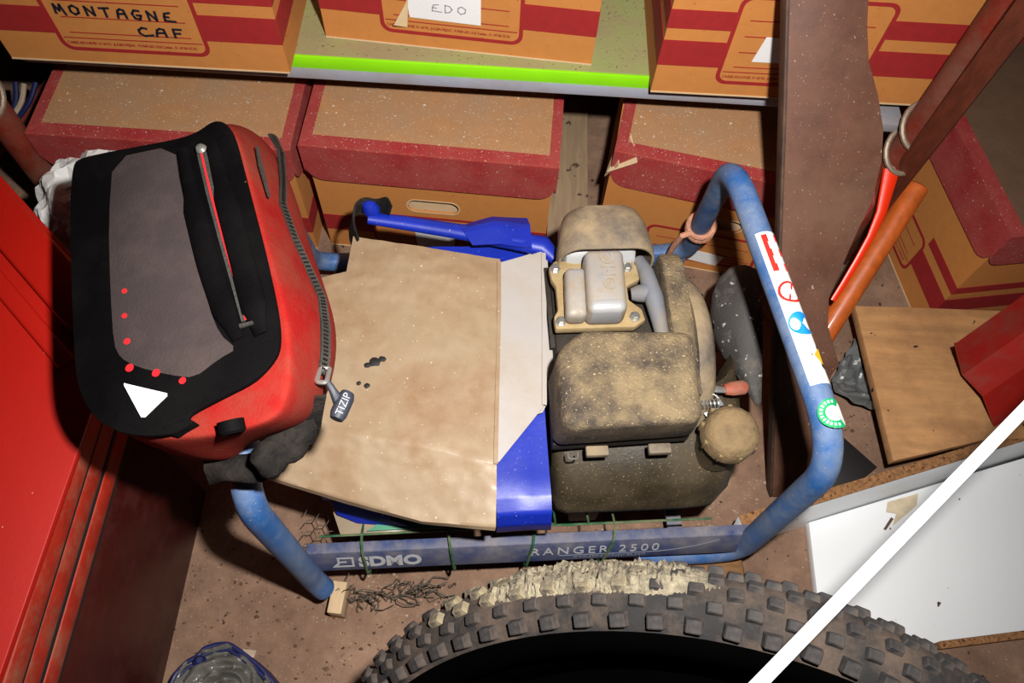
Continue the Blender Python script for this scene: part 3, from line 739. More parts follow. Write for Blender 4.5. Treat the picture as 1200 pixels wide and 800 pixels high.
for k in range(9):
    a = 2 * pi * k / 9
    c = Vector((0.233 + 0.0335 * cos(a), 0.083 + 0.0335 * sin(a), 0.311))
    G('cap_grip', box(c - Vector((0.003, 0.003, 0.010)), c + Vector((0.003, 0.003, 0.009)), 0.002), 'capm', cp)
# control levers right of the filter
lv = G('control_plate', poly([(0.200, 0.196, 0.270), (0.222, 0.170, 0.290), (0.246, 0.135, 0.275), (0.200, 0.120, 0.275)], (0, 0, 0.003), 0.0008), 'greyrub', gen)
G('lever_arm', poly([(0.199, 0.160, 0.298), (0.246, 0.149, 0.298), (0.246, 0.142, 0.298), (0.199, 0.146, 0.298)], (0, 0, 0.003), 0.0006), 'steel', lv)
b = tube([(0.243, 0.147, 0.299), (0.252, 0.148, 0.299), (0.268, 0.150, 0.298), (0.273, 0.150, 0.298)], 0.009, 12, flatk=0.75, rads=[0.007, 0.0095, 0.0098, 0.006])
G('lever_grip', b, 'leverred', lv, label='dull red lever grip')
G('metal_tab', poly([(0.207, 0.190, 0.302), (0.214, 0.197, 0.304), (0.229, 0.176, 0.302), (0.221, 0.170, 0.300)], (0, 0, 0.0016), 0.0004), 'steel', lv)
G('metal_tab', box((0.197, 0.165, 0.300), (0.219, 0.181, 0.302), 0.001), 'steel', lv)
G('bolt', lathe([(0.006, 0), (0.006, 0.005), (0.004, 0.007)], (0.207, 0.174, 0.302), n=10), 'steel', lv)
hel = [(0.203 + 0.030 * k / 72 + 0.0, 0.128 + 0.006 * cos(k * 2 * pi / 12), 0.300 + 0.006 * sin(k * 2 * pi / 12)) for k in range(73)]
G('spring', tube(hel, 0.0012, 6), 'steel', lv)
G('spring', tube([(0.198, 0.141, 0.303), (0.226, 0.139, 0.304), (0.232, 0.134, 0.303), (0.228, 0.128, 0.302), (0.20, 0.126, 0.302)], 0.0013, 6), 'steel', lv)
G('metal_tab', poly([(0.212, 0.117, 0.295), (0.232, 0.124, 0.297), (0.236, 0.112, 0.293), (0.220, 0.106, 0.291)], (0, 0, 0.0016), 0.0004), 'steel', lv)
# alternator under the sheets
b = lathe([(0.07, 0), (0.10, 0.006), (0.105, 0.02), (0.105, 0.23), (0.098, 0.245), (0.06, 0.25)], (-0.235, 0.20, 0.155), (1, 0, 0), 32)
al = G('alternator', b, 'block', gen)
for k in range(9):
    G('cooling_fin', lathe([(0.109, 0), (0.109, 0.006)], (-0.21 + k * 0.024, 0.20, 0.155), (1, 0, 0), 32), 'block', al)
G('foot', box((-0.2, 0.10, 0.058), (0.0, 0.30, 0.066)), 'block', al)
G('engine_foot', box((0.06, 0.05, 0.055), (0.10, 0.30, 0.115), 0.002), 'greyrub', gen)
# rope knot on the rear leg of the right hoop
ring = []
rc = Vector((0.289, 0.466, 0.205)); rax = (Vector((0.306, 0.506, 0.078)) - Vector((0.252, 0.385, 0.452))).normalized()
e1 = rax.cross(Vector((1, 0, 0))).normalized(); e2 = rax.cross(e1)
b = None
for k in range(3):
    c = rc + rax * (0.008 * k - 0.008)
    q = tube([c + (e1 * cos(2 * pi * j / 20) + e2 * sin(2 * pi * j / 20)) * (TR + 0.004) + rax * 0.004 * sin(2 * pi * j / 20 + k) for j in range(20)], 0.0046, 8, closed=True)
    b = join(b, q) if b else q
b = tube([rc + Vector((-0.02, -0.012, 0)), rc + Vector((-0.032, -0.016, 0.0)), rc + Vector((-0.036, -0.012, -0.03)), rc + Vector((-0.035, 0, -0.09))], 0.0046, 8, b)
b.transform(GM)
tag(obj('rope_tie', b, 'rope'), 'pale pink cord knotted round the rear tube of the blue hoop', 'cord')

# ------------------------------------------------------------------ sheets lying over the alternator
def gw(u, v, z): return GM @ Vector((u, v, z))
t = thing('blue_tarpaulin', 'folded royal blue tarpaulin under the brown plastic folder, beside the engine', 'tarpaulin', GM @ Vector((-0.1, 0.2, 0.27)))
def crease(p, i, j):
    n = noise.noise(Vector((p.x * 26, p.y * 20, 1.7)))
    return Vector((0, 0, 0.004 * n))
us = [-0.27, -0.18, -0.06, -0.052, 0.015]
rows = []
for v, z, du in ((0.400, 0.262, 0.018), (0.30, 0.268, 0.005), (0.15, 0.270, 0.0), (0.03, 0.268, 0.0), (0.009, 0.260, 0.0), (0.0, 0.242, 0.0), (0.0, 0.212, 0.002), (0.012, 0.202, 0.004), (0.05, 0.206, 0.004)):
    rows.append([gw(u + (du if k == 4 else (0.03 if (k == 0 and v > .25) else 0)), v + (0.05 if k < 3 else 0.0) * (1 if v < 0.1 else 0), z) for k, u in enumerate(us)])
obj('tarp_sheet', sheet(rows, 6, 5, crease, 0.004), 'tarp', t, smooth=60)
b = tube([gw(-0.215, 0.428, 0.296), gw(-0.17, 0.424, 0.290), gw(-0.09, 0.408, 0.288), gw(-0.02, 0.392, 0.288), gw(0.03, 0.382, 0.284), gw(0.046, 0.362, 0.282)], 0.013, 14, flatk=0.75, rads=[0.009, 0.011, 0.012, 0.014, 0.016, 0.010])
obj('rolled_edge', b, 'tarp', t, smooth=60)
rows = [[gw(-0.09, 0.420, 0.283), gw(-0.04, 0.432, 0.287), gw(0.010, 0.432, 0.284)], [gw(-0.085, 0.405, 0.298), gw(-0.04, 0.412, 0.303), gw(0.012, 0.410, 0.297)], [gw(-0.07, 0.380, 0.295), gw(-0.03, 0.378, 0.299), gw(0.012, 0.372, 0.295)]]
obj('fabric_flap', sheet(rows, 4, 4, crease, 0.003), 'tarp', t, smooth=60)
obj('fabric_knot', lathe([(0.004, 0), (0.011, 0.004), (0.013, 0.014), (0.009, 0.024), (0.003, 0.027)], gw(-0.208, 0.437, 0.292), (-0.2, 0.1, 1), 14), 'tarp', t)
cl = [gw(-0.232, 0.385, 0.290), gw(-0.240, 0.412, 0.296), gw(-0.236, 0.436, 0.305), gw(-0.222, 0.444, 0.308), gw(-0.205, 0.440, 0.305), gw(-0.190, 0.444, 0.309), gw(-0.184, 0.432, 0.30)]
obj('carry_strap', ribbon(fillet(cl, 0.02, 5), Vector((0.3, 0.2, 1)), 0.030, 0.003), 'strap', t, smooth=60, label='black webbing strap')
# corner poking out at the lower left
rows = [[gw(-0.266, 0.062, 0.170), gw(-0.16, 0.045, 0.19)], [gw(-0.262, 0.050, 0.150), gw(-0.19, 0.035, 0.170)], [gw(-0.235, 0.038, 0.146), gw(-0.165, 0.026, 0.166)]]
obj('loose_corner', sheet(rows, 3, 2, None, 0.002), 'tarp', t)

# white folded sheet, two layers
def whites(pts, z, name, parent=None, bulge=0.004):
    vs = [g_at(x, y, z) for x, y in pts]
    return vs
t = thing('white_sheet', 'folded white plastic sheet showing between the brown folder and the engine', 'sheet', GM @ Vector((-0.02, 0.22, 0.3)))
def wl(z, PX, name):
    rows = []
    for (lx, ly, rx, ry) in PX:
        a, c = at(lx, ly, z), at(rx, ry, z)
        m = a * 0.5 + c * 0.5 + Vector((0, 0, 0.003))
        rows.append([a, m, c])
    obj(name, sheet(rows, 4, 4, lambda p, i, j: Vector((0, 0, 0.0025 * noise.noise(p * 18))), 0.0016), 'whitesheet', t, smooth=50)
wl(0.281, [(520, 330, 641, 291), (520, 400, 645, 375), (520, 470, 651, 452), (520, 520, 636, 483)], 'sheet_layer')
wl(0.289, [(520, 330, 637, 294), (520, 400, 636, 380), (520, 480, 637, 476), (520, 560, 585, 541)], 'sheet_layer')
b = ribbon([at(637, 296, 0.293), at(638, 380, 0.293), at(638, 474, 0.293)], Vector((1, 0, 0)), 0.006, 0.001)
obj('folded_edge', b, 'whitesheet', t)

# brown dusty plastic folder
def fz(p, i, j):
    w = 0.0034 * noise.noise(p * 11) + 0.0022 * (0.4 - abs(noise.noise(Vector((p.x * 22, p.y * 34, p.z * 8))))) + 0.0008 * noise.noise(p * 90)
    return Vector((0, 0, w))
Z = 0.302
rows = [
    [at(414, 277, Z - 0.004), at(470, 286, Z), at(530, 295, Z), at(586, 304, Z - 0.006)],
    [at(406, 318, Z), at(470, 320, Z + 0.006), at(530, 322, Z + 0.006), at(587, 332, Z - 0.002)],
    [at(352, 332, Z), at(440, 352, Z + 0.002), at(520, 360, Z + 0.002), at(585, 365, Z)],
    [at(345, 420, Z), at(430, 435, Z), at(510, 440, Z), at(584, 450, Z)],
    [at(342, 496, Z - 0.002), at(420, 512, Z + 0.003), at(500, 525, Z + 0.003), at(582, 543, Z + 0.002)],
    [at(330, 515, Z - 0.010), at(418, 534, Z - 0.008), at(500, 550, Z - 0.008), at(582, 564, Z - 0.005)],
    [at(311, 558, Z - 0.030), at(405, 586, Z - 0.030), at(494, 611, Z - 0.032), at(581, 618, Z - 0.024)],
    [at(314, 562, Z - 0.038), at(405, 590, Z - 0.040), at(495, 614, Z - 0.044), at(580, 622, Z - 0.030)]]
t = thing('plastic_folder', 'brown dusty translucent plastic folder lying folded on the blue tarpaulin', 'folder', GM @ Vector((-0.15, 0.2, 0.3)))
f_ = obj('folder_sheet', sheet(rows, 18, 14, fz, 0.002), 'folder', t, smooth=60)
b = ribbon([at(585, 306, Z + 0.001), at(585, 365, Z + 0.003), at(583, 450, Z + 0.003), at(581, 543, Z + 0.005)], Vector((1, 0, 0)), 0.005, 0.002)
obj('welded_edge', b, 'folder', f_)
for (x, y, r_) in ((439, 424, 0.008), (431, 428, 0.005), (448, 421, 0.005), (421, 449, 0.003), (430, 452, 0.004)):
    p = at(x, y, Z + 0.0035)
    obj('black_lump', poly([p + Vector((r_ * (0.8 + 0.4 * random.random()) * cos(2 * pi * k / 9), r_ * (0.6 + 0.4 * random.random()) * sin(2 * pi * k / 9), 0)) for k in range(9)], (0, 0, 0.0022), 0.0006), 'blacksheet', f_, label='black crusty speck')

# clear pouch with green print, on the wires by the front bar
t = thing('plastic_pouch', 'small clear pouch with a green band tucked behind the blue front bar', 'pouch', GM @ Vector((-0.2, 0.07, 0.13)))
rows = [[gw(-0.270, 0.085, 0.140), gw(-0.20, 0.085, 0.148), (gw(-0.11, 0.085, 0.145))], [gw(-0.270, 0.055, 0.140), gw(-0.20, 0.05, 0.150), gw(-0.11, 0.048, 0.147)], [gw(-0.258, 0.022, 0.138), gw(-0.20, 0.022, 0.146), gw(-0.12, 0.022, 0.144)]]
p_ = obj('pouch_film', sheet(rows, 6, 4, lambda p, i, j: Vector((0, 0, 0.003 * noise.noise(p * 40))), 0.002), 'pouch', t, smooth=60)
b = poly([gw(-0.222, 0.024, 0.152), gw(-0.13, 0.024, 0.154), gw(-0.128, 0.033, 0.155), gw(-0.16, 0.040, 0.156), gw(-0.20, 0.037, 0.155)], (0, 0, 0.001))
obj('green_band', b, 'pouchgreen', p_)
rp = random.Random(4)
for k in range(9):
    u = -0.222 + k * 0.0095
    obj('printed_mark', poly([gw(u, 0.0445, 0.1556), gw(u + 0.006, 0.0445, 0.1558), gw(u + 0.006 - 0.002 * rp.random(), 0.0455 + 0.004 * rp.random(), 0.1560), gw(u + 0.001, 0.051, 0.1560)], (0, 0, 0.0006)), 'stickblk', p_, smooth=0)

# ------------------------------------------------------------------ wires
def wire_mesh(t, name, segs, r, m, kind=None):
    b = None
    for s in segs:
        q = tube(s, r, 6); b = join(b, q) if b else q
    o = obj(name, b, m, t)
    if kind: o['kind'] = kind
    return o
t = thing('green_wire_grid', 'green coated wire grid hooked over the blue front bar', 'wire grid', GM @ Vector((0, 0.02, 0.1)))
for v, z in ((0.020, 0.150), (0.085, 0.118)):
    wire_mesh(t, 'long_wire', [[gw(-0.285 if v < .05 else -0.25, v, z), gw(-0.1, v + 0.001, z + 0.001), gw(0.245 if v < .05 else 0.2, v + 0.002, z - 0.002)]], 0.0017, 'greenwire')
for u in (-0.228, -0.115, 0.0, 0.110, 0.030, 0.075):
    full = u not in (0.030, 0.075)
    wire_mesh(t, 'cross_wire', [[gw(u, 0.085, 0.1185), gw(u, 0.05, 0.135), gw(u, 0.0215, 0.1518)]], 0.0016, 'greenwire')
for u, tw in ((-0.229, 0.004), (-0.114, 0.006), (0.002, -0.012), (0.112, -0.018)):
    path = fillet([gw(u, 0.030, 0.120), gw(u, 0.021, 0.150), gw(u + tw * 0.2, 0.004, 0.152), gw(u + tw * 0.4, -0.006, 0.143), gw(u + tw, -0.022, 0.098), gw(u + tw, -0.014, 0.080), gw(u + tw * 1.2, 0.01, 0.075)], 0.008, 4)
    wire_mesh(t, 'wire_hook', [path], 0.0019, 'greenwire')
# chicken wire
t = thing('chicken_wire', 'crumpled scrap of grey hexagonal chicken wire under the left end of the blue bar', 'wire netting', GM @ Vector((-0.26, 0.05, 0.02)))
segs = []; hx = 0.0105
for i in range(7):
    for j in range(9):
        cx = -0.315 + i * hx * 1.5; cy = 0.022 + j * hx * 1.732 + (hx * 0.866 if i % 2 else 0)
        c = [(cx + hx * cos(radians(60 * k)), cy + hx * sin(radians(60 * k))) for k in range(6)]
        for k in (0, 1, 2):
            segs.append([gw(c[k][0], c[k][1], 0.062 + 0.012 * noise.noise(Vector((c[k][0] * 20, c[k][1] * 20, 0)))), gw(c[k + 1][0], c[k + 1][1], 0.062 + 0.012 * noise.noise(Vector((c[k + 1][0] * 20, c[k + 1][1] * 20, 0))))])
wire_mesh(t, 'netting', segs, 0.0007, 'cwire', 'stuff')
segs = []
for k in range(46):
    u = -0.285 + 0.14 * random.random(); v = -0.022 + 0.018 * random.random() - 0.02; z = 0.012 + 0.03 * random.random()
    p = Vector((u, v, z)); path = [GM @ p]
    for s in range(4):
        p = p + Vector((random.uniform(-0.004, 0.016), random.uniform(-0.009, 0.009), random.uniform(-0.008, 0.008))); p.z = max(0.003, p.z)
        path.append(GM @ p)
    segs.append(path)
wire_mesh(t, 'tangled_wire', segs, 0.0008, 'cwire', 'stuff')
wire_mesh(t, 'wire_link', [[gw(-0.275, 0.0, 0.02), gw(-0.275, 0.04, 0.045)]], 0.0012, 'cwire')

# wood under the frame
b = bmesh.new()
b = lathe([(0.018, 0), (0.0235, 0.003), (0.025, 0.010), (0.025, 0.118), (0.0235, 0.126), (0.018, 0.129)], (-0.065, 0, 0.025), (1, 0, 0), n=28)
for v_ in b.verts: v_.co.y *= 1.35
b.transform(Matrix.Translation(gw(0.248, -0.026, 0.0)) @ Matrix.Rotation(radians(3), 4, 'Z'))
tag(obj('wood_round', b, 'rollwood'), 'ridged brown round wooden block under the right end of the blue frame', 'wood block')
b = box((-0.010, -0.022, 0), (0.010, 0.022, 0.045), 0.0015)
b.transform(Matrix.Translation(gw(-0.275, -0.040, 0)) @ Matrix.Rotation(radians(-4), 4, 'Z'))
tag(obj('wood_offcut', b, 'palewood'), 'small pale wooden offcut under the left foot of the blue frame', 'wood block')

# ------------------------------------------------------------------ backpack
NB = Vector((-0.22, -0.03, 1)).normalized()
PB = Vector((-0.29, 0.38, 0.600))            # front face plane
PZ = PB - NB * 0.122                          # lying face plane
def bf(x, y, k=0.0): return onplane(x, y, PB + NB * k, NB)
def bb(x, y): return onplane(x, y, PZ, NB)
FP = [(91, 192), (150, 176), (212, 163), (250, 146), (266, 143), (282, 163), (296, 225), (314, 290), (332, 350), (340, 400), (340, 450), (330, 488), (300, 500), (255, 512), (200, 515), (145, 511), (113, 490), (95, 455), (88, 380), (85, 268), (85, 215)]
BP = [None, None, None, (268, 150), (290, 152), (318, 162), (345, 205), (365, 275), (390, 345), (404, 392), (397, 450), (377, 490), (340, 504), (290, 520), None, None, None, None, None, None, None]
F = [bf(x, y) for x, y in FP]
cen = sum(F, Vector()) / len(F)
B = []
for p, q in zip(F, BP):
    if q is None:
        d = p - NB * 0.122; d = d + (cen - NB * 0.122 - d) * 0.10
    else: d = bb(*q)
    B.append(d)
t = thing('backpack', 'red and black backpack with white reflective triangle lying on its back at the left', 'backpack', (-0.3, 0.38, 0.47))
b = bmesh.new(); rings = []
cenb = sum(B, Vector()) / len(B)
def ring(k, inset=0.0, out=0.0):
    r = []
    for p, q in zip(F, B):
        x = p * (1 - k) + q * k
        c = cen * (1 - k) + cenb * k
        x = x + (c - x) * inset + (x - c).normalized() * out
        r.append(x)
    return r
for k, ins, out, lift in ((0.0, 0.6, 0, -0.004), (0.0, 0.16, 0, -0.003), (0.0, 0.035, 0, -0.002), (0.035, 0.0, 0.0, 0), (0.2, 0, 0.002, 0), (0.45, 0, 0.004, 0), (0.7, 0, 0.004, 0), (0.9, 0.01, 0, 0), (0.97, 0.04, 0, 0), (1.0, 0.10, 0, 0), (1.0, 0.5, 0, 0)):
    rings.append([b.verts.new(p + NB * lift + Vector((0, 0, 0.0016 * noise.noise(p * 34)))) for p in ring(k, ins, out)])
n_ = len(F)
for A, C2 in zip(rings, rings[1:]):
    for i in range(n_): b.faces.new((A[i], A[(i + 1) % n_], C2[(i + 1) % n_], C2[i]))
b.faces.new(rings[0]); b.faces.new(rings[-1][::-1])
shell = obj('shell', b, 'bag_red', t, smooth=180, label='red fabric shell')
md = shell.modifiers.new('smooth', 'SUBSURF'); md.levels = 2; md.render_levels = 2
def chaikin(p, n=2):
    for _ in range(n):
        p = [q for i in range(len(p)) for q in ((p[i][0] * .78 + p[(i + 1) % len(p)][0] * .22, p[i][1] * .78 + p[(i + 1) % len(p)][1] * .22), (p[i][0] * .22 + p[(i + 1) % len(p)][0] * .78, p[i][1] * .22 + p[(i + 1) % len(p)][1] * .78))]
    return p
# black front panel as a draped sheet standing a little proud
def panel(name, pts, k, m, parent, th=0.003, bev=0.0012, label=None):
    ps = [bf(x, y, k) for x, y in pts]
    return obj(name, poly(ps, NB * th, bev, seg=2), m, parent, smooth=40, label=label)
BPAN = chaikin([(88, 200), (94, 189), (135, 180), (212, 166), (234, 158), (252, 145), (266, 146), (277, 160), (292, 218), (311, 290), (327, 361), (331, 394), (329, 415), (318, 432), (300, 449), (262, 468), (222, 489), (228, 499), (205, 511), (170, 513), (140, 508), (113, 490), (97, 462), (91, 430), (87, 330), (85, 250)])
pn = panel('front_panel', BPAN, 0.0025, 'bag_black', t, 0.0045, 0.002, 'black fabric front panel')
GPAN = chaikin([(133, 186), (205, 171), (212, 220), (232, 300), (245, 360), (258, 392), (278, 409), (258, 420), (228, 443), (200, 440), (160, 430), (142, 420), (134, 404), (130, 340), (128, 260)], 1)
gp = panel('grey_panel', GPAN, 0.007, 'bag_grey', pn, 0.0012, 0.0004, 'dark grey brown centre panel')
# padded pocket flaps either side of the front zip
def ridge(path, r, rads, name, m, k=0.007, fk=0.45):
    ps = fillet([bf(x, y, k) for x, y in path], 0.02, 4)
    n = len(ps)
    rr = [r * (0.5 + 0.5 * min(1, 6 * min(i, n - 1 - i) / n)) for i in range(n)] if rads is None else rads
    return obj(name, tube(ps, r, 14, flatk=fk, upv=NB, rads=rr), m, pn, smooth=60)
ridge([(214, 176), (228, 245), (245, 312), (264, 365), (280, 398)], 0.011, None, 'pocket_flap', 'bag_black')
ridge([(248, 168), (265, 235), (284, 308), (298, 362), (306, 392)], 0.012, None, 'pocket_flap', 'bag_black')
zp = [bf(x, y, 0.0085) for x, y in ((236, 178), (247, 225), (262, 280), (275, 325), (289, 375))]
zo = obj('front_zip', ribbon(zp, Vector((1, 0.25, 0)), 0.009, 0.002), 'zip', pn, label='black zip')
obj('zip_lining', ribbon([p + NB * 0.0012 for p in zp], Vector((1, 0.25, 0)), 0.0018, 0.001), 'reddot', zo, label='red lining line')
obj('zip_end', poly([bf(281, 381, 0.010), bf(297, 377, 0.010), bf(298, 380, 0.010), bf(282, 385, 0.010)], NB * 0.002), 'zip', zo)
obj('zip_slider', lathe([(0.004, 0), (0.0055, 0.002), (0.004, 0.005), (0.001, 0.006)], bf(237, 176, 0.010), NB, 12), 'steel', zo, label='small metal slider')
for x, y, r_ in ((146, 341, 0.0024), (146, 370, 0.0024), (149, 400, 0.0029), (152, 431, 0.0036), (183, 437, 0.0034), (214, 446, 0.0030)):
    obj('red_dot', lathe([(r_, 0), (r_, 0.0006)], bf(x, y, 0.0082), NB, 14), 'reddot', gp, smooth=0)
obj('reflective_triangle', poly([bf(146, 449, 0.0072), bf(149, 450, 0.0072), bf(196, 461, 0.0072), bf(196, 464, 0.0072), bf(170, 489, 0.0072), bf(166, 489, 0.0072), bf(146, 452, 0.0072)], NB * 0.0008), 'reflect', pn, label='white reflective triangle', smooth=0)
# side zip along the red side wall
def side(x, y, out=0.003):
    # the wall between front and lying face on the right of the bag
    best = None; rr = ray(x, y)
    for i in range(4, 13):
        a, a2, c, c2 = F[i], F[i + 1], B[i], B[i + 1]
        for k in range(0, 41):
            for j in range(0, 11):
                p = (a * (1 - j / 10) + a2 * (j / 10)) * (1 - k / 40) + (c * (1 - j / 10) + c2 * (j / 10)) * (k / 40)
                d = (p - CP) - rr * (p - CP).dot(rr); e = d.length
                if best is None or e < best[0]: best = (e, p, ((a2 - a).cross(c - a)).normalized())
    n = best[2]
    if n.dot(CP - best[1]) < 0: n = -n
    return best[1] + n * (out + 0.004), n
zs = [side(x, y) for x, y in ((314, 162), (324, 182), (326, 215), (327, 245), (340, 285), (356, 320), (370, 350), (375, 385), (373, 415), (371, 438))]
ps = [p for p, n in zs]
wv = [0.010, 0.011, 0.008, 0.007, 0.007, 0.007, 0.008, 0.010, 0.010, 0.009]
sv = []
for i, (p, n) in enumerate(zs):
    tg = ps[min(i + 1, len(ps) - 1)] - ps[max(i - 1, 0)]
    sv.append(tg.cross((CP - p).normalized() + n))
sz = obj('main_zip', ribbon(ps, sv, wv, 0.0025), 'zip', t, label='dusty black zip')
b = None
for i in range(len(ps) - 1):
    m_ = max(2, int((ps[i + 1] - ps[i]).length / 0.0042))
    for k in range(m_):
        p = ps[i].lerp(ps[i + 1], k / m_) + (CP - ps[i]).normalized() * 0.003
        s_ = sv[i].normalized() * 0.0025
        tg = (ps[i + 1] - ps[i]).normalized() * 0.001
        q = poly([p - s_ - tg, p + s_ - tg, p + s_ + tg, p - s_ + tg], (CP - p).normalized() * 0.0012)
        b = join(b, q) if b else q
o = obj('zip_teeth', b, 'strap', sz); o['kind'] = 'stuff'
vp = [side(x, y)[0] for x, y in ((293, 172), (298, 198), (307, 232))]
obj('side_vent', ribbon(vp, Vector((1, 0, -1)), [0.003, 0.005, 0.003], 0.0012), 'zip', t, label='narrow piped slit')
sl0, sn = side(371, 432, 0.004); sl1, _ = side(367, 450, 0.004)
ln = [sl0 + Vector((0.004, 0, 0)), sl0 + Vector((-0.004, 0, 0)), sl1 + Vector((-0.005, 0, 0)), sl1 + Vector((0.004, 0, 0))]
obj('zip_slider', tube(fillet(ln + [ln[0]], 0.003, 3), 0.0022, 8, closed=False), 'steel', sz, label='metal zip slider')
a, _ = side(371, 449, 0.006); c = at(397, 470, a.z - 0.01); dx = (c - a).normalized()
b = tube([a, a.lerp(c, 0.5) + Vector((0, 0, 0.003)), c], 0.0042, 10, rads=[0.003, 0.0035, 0.0055])
e0, e1 = at(408, 460, c.z), at(394, 491, c.z)
b = tube([e0, e0.lerp(e1, 0.2), e0.lerp(e1, 0.8), e1], 0.007, 12, b, rads=[0.0058, 0.0078, 0.0078, 0.006])
ph = obj('pull_handle', b, 'greyrub', sz, label='dark T-shaped pull handle')
ph.data.materials[0] = mat('slate_black_rubber', srgb(44, 48, 58), 0.55, bump=0.05)
hx_ = (e0 - e1).normalized(); vw = (CP - e0).normalized(); hy_ = vw.cross(hx_)
obj('pull_lettering', text_bm('TIZIP', 0.0095, basis(e1.lerp(e0, 0.17) + vw * 0.0079 - hy_ * 0.0034, hx_, hy_), 0.0003, 1.0), 'pencil', ph, smooth=0, label='grey lettering TIZIP')
cd, _ = side(367, 462, 0.003); ce, _ = side(362, 492, 0.003)
obj('strap_tab', ribbon([cd, cd.lerp(ce, .5), ce], Vector((1, 0.2, 0)), [0.010, 0.013, 0.017], 0.003), 'strap', t)
# bundled carry strap hanging over the blue hoop
pth = [at(368, 492, 0.53), at(352, 500, 0.53), at(338, 514, 0.525), at(322, 530, 0.52), at(308, 543, 0.505), at(290, 548, 0.497), at(268, 550, 0.495), at(243, 553, 0.487)]
b = tube(fillet(pth, 0.02, 4), 0.013, 12, flatk=0.55, rads=None)
for v_ in b.verts: v_.co += noise.noise_vector(v_.co * 55) * 0.005
st_ = obj('carry_strap', b, 'strap', t, smooth=60, label='bundled black webbing strap')
for x, y, rx in ((350, 503, 0.017), (335, 520, 0.019), (318, 537, 0.017)):
    q = lathe([(0.004, -0.014), (rx * .7, -0.012), (rx * .92, -0.006), (rx, 0.0), (rx * .85, 0.005), (rx * .5, 0.009), (0.002, 0.010)], at(x, y, 0.527), (0.3, -0.3, 1), 18)
    for v_ in q.verts: v_.co += noise.noise_vector(v_.co * 70) * 0.006
    obj('strap_fold', q, 'strap', st_, smooth=60)
gb, gax = side(272, 505, -0.002)
o = obj('rubber_grommet', lathe([(0.0105, -0.012), (0.0105, -0.003), (0.0085, -0.001), (0.005, -0.001), (0.0042, -0.005), (0.0, -0.005)], gb, gax, 22), 'bag_black', t, label='round black rubber port')
b = poly([bf(196, 506, -0.004), bf(226, 494, -0.004), bf(238, 500, -0.006), bf(210, 515, -0.006)], NB * 0.012, 0.002)
obj('corner_tab', b, 'bag_black', t)

# ------------------------------------------------------------------ bicycle tyre in the foreground
TC = Vector((0.202, -0.088, 0.306)); TN = Vector((-0.242, -0.798, 0.552)).normalized(); RR = 0.36
ta_ = TN.cross(Vector((0, 0, 1))).normalized(); tb_ = ta_.cross(TN).normalized()      # tb_ points up the wheel
if tb_.z < 0: tb_ = -tb_
t = thing('bicycle_tyre', 'black knobbly bicycle tyre with pale dried mud in the foreground', 'tyre', (TC.x, TC.y, 0))
MR = 0.320                                          # ring of the tube centre; the tube is .033
def tp_(ang, rad, off): return TC + (ta_ * sin(ang) + tb_ * cos(ang)) * rad + TN * off
def revolve(profile, n=120):
    b = bmesh.new(); R0 = []
    for i in range(n):
        a = 2 * pi * i / n
        R0.append([b.verts.new(tp_(a, r, o)) for r, o in profile])
    for i in range(n):
        A, B_ = R0[i], R0[(i + 1) % n]
        for j in range(len(profile) - 1): b.faces.new((A[j], A[j + 1], B_[j + 1], B_[j]))
    return b
tr = 0.033
prof = [(MR + tr * cos(radians(a)), tr * sin(radians(a))) for a in range(-72, 73, 8)]
obj('tread_band', revolve(prof), 'casing', t, smooth=60)
prof = [(MR + (tr - 0.0003) * cos(radians(a)), (tr - 0.0003) * sin(radians(a))) for a in range(71, 162, 10)]
obj('sidewall', revolve(prof), 'rubber', t, smooth=60)
prof = [(MR + (tr - 0.0003) * cos(radians(-a)), (tr - 0.0003) * sin(radians(-a))) for a in range(71, 162, 10)]
obj('sidewall', revolve(prof), 'rubber', t, smooth=60)
prof = [(MR - 0.022, 0.013), (MR - 0.026, 0.012), (MR - 0.055, 0.007), (MR - 0.058, 0), (MR - 0.055, -0.007), (MR - 0.026, -0.012), (MR - 0.022, -0.013)]
obj('rim', revolve(prof), 'rubber', t, smooth=60)
prof = [(MR - 0.056, 0.004), (0.03, 0.018), (0.0, 0.018)]
obj('wheel_disc', revolve(prof + [(0.0, -0.018), (0.03, -0.018), (MR - 0.056, -0.004)]), 'rubber', t, smooth=60)
def knob_mesh(name, w, l, h, m):
    b = bmesh.new()
    pts = [(-w / 2, -l / 2), (w / 2, -l / 2), (w / 2, l / 2), (-w / 2, l / 2)]
    lo = [b.verts.new((x, y, -0.002)) for x, y in pts]; hi = [b.verts.new((x * 0.82, y * 0.78, h)) for x, y in pts]
    for i in range(4): b.faces.new((lo[i], lo[(i + 1) % 4], hi[(i + 1) % 4], hi[i]))
    b.faces.new(hi)
    bevel(b, 0.0008, 1, 40)
    me = bpy.data.meshes.new(name); b.to_mesh(me); b.free(); me.materials.append(M[m]); return me
KM = [knob_mesh('tread_knob', 0.012, 0.015, 0.0078, 'knob'), knob_mesh('tread_knob', 0.0100, 0.014, 0.0050, 'knob'), knob_mesh('tread_knob', 0.013, 0.015, 0.0074, 'knobmud'), knob_mesh('tread_knob', 0.011, 0.015, 0.0056, 'knobmud')]
NK = 76
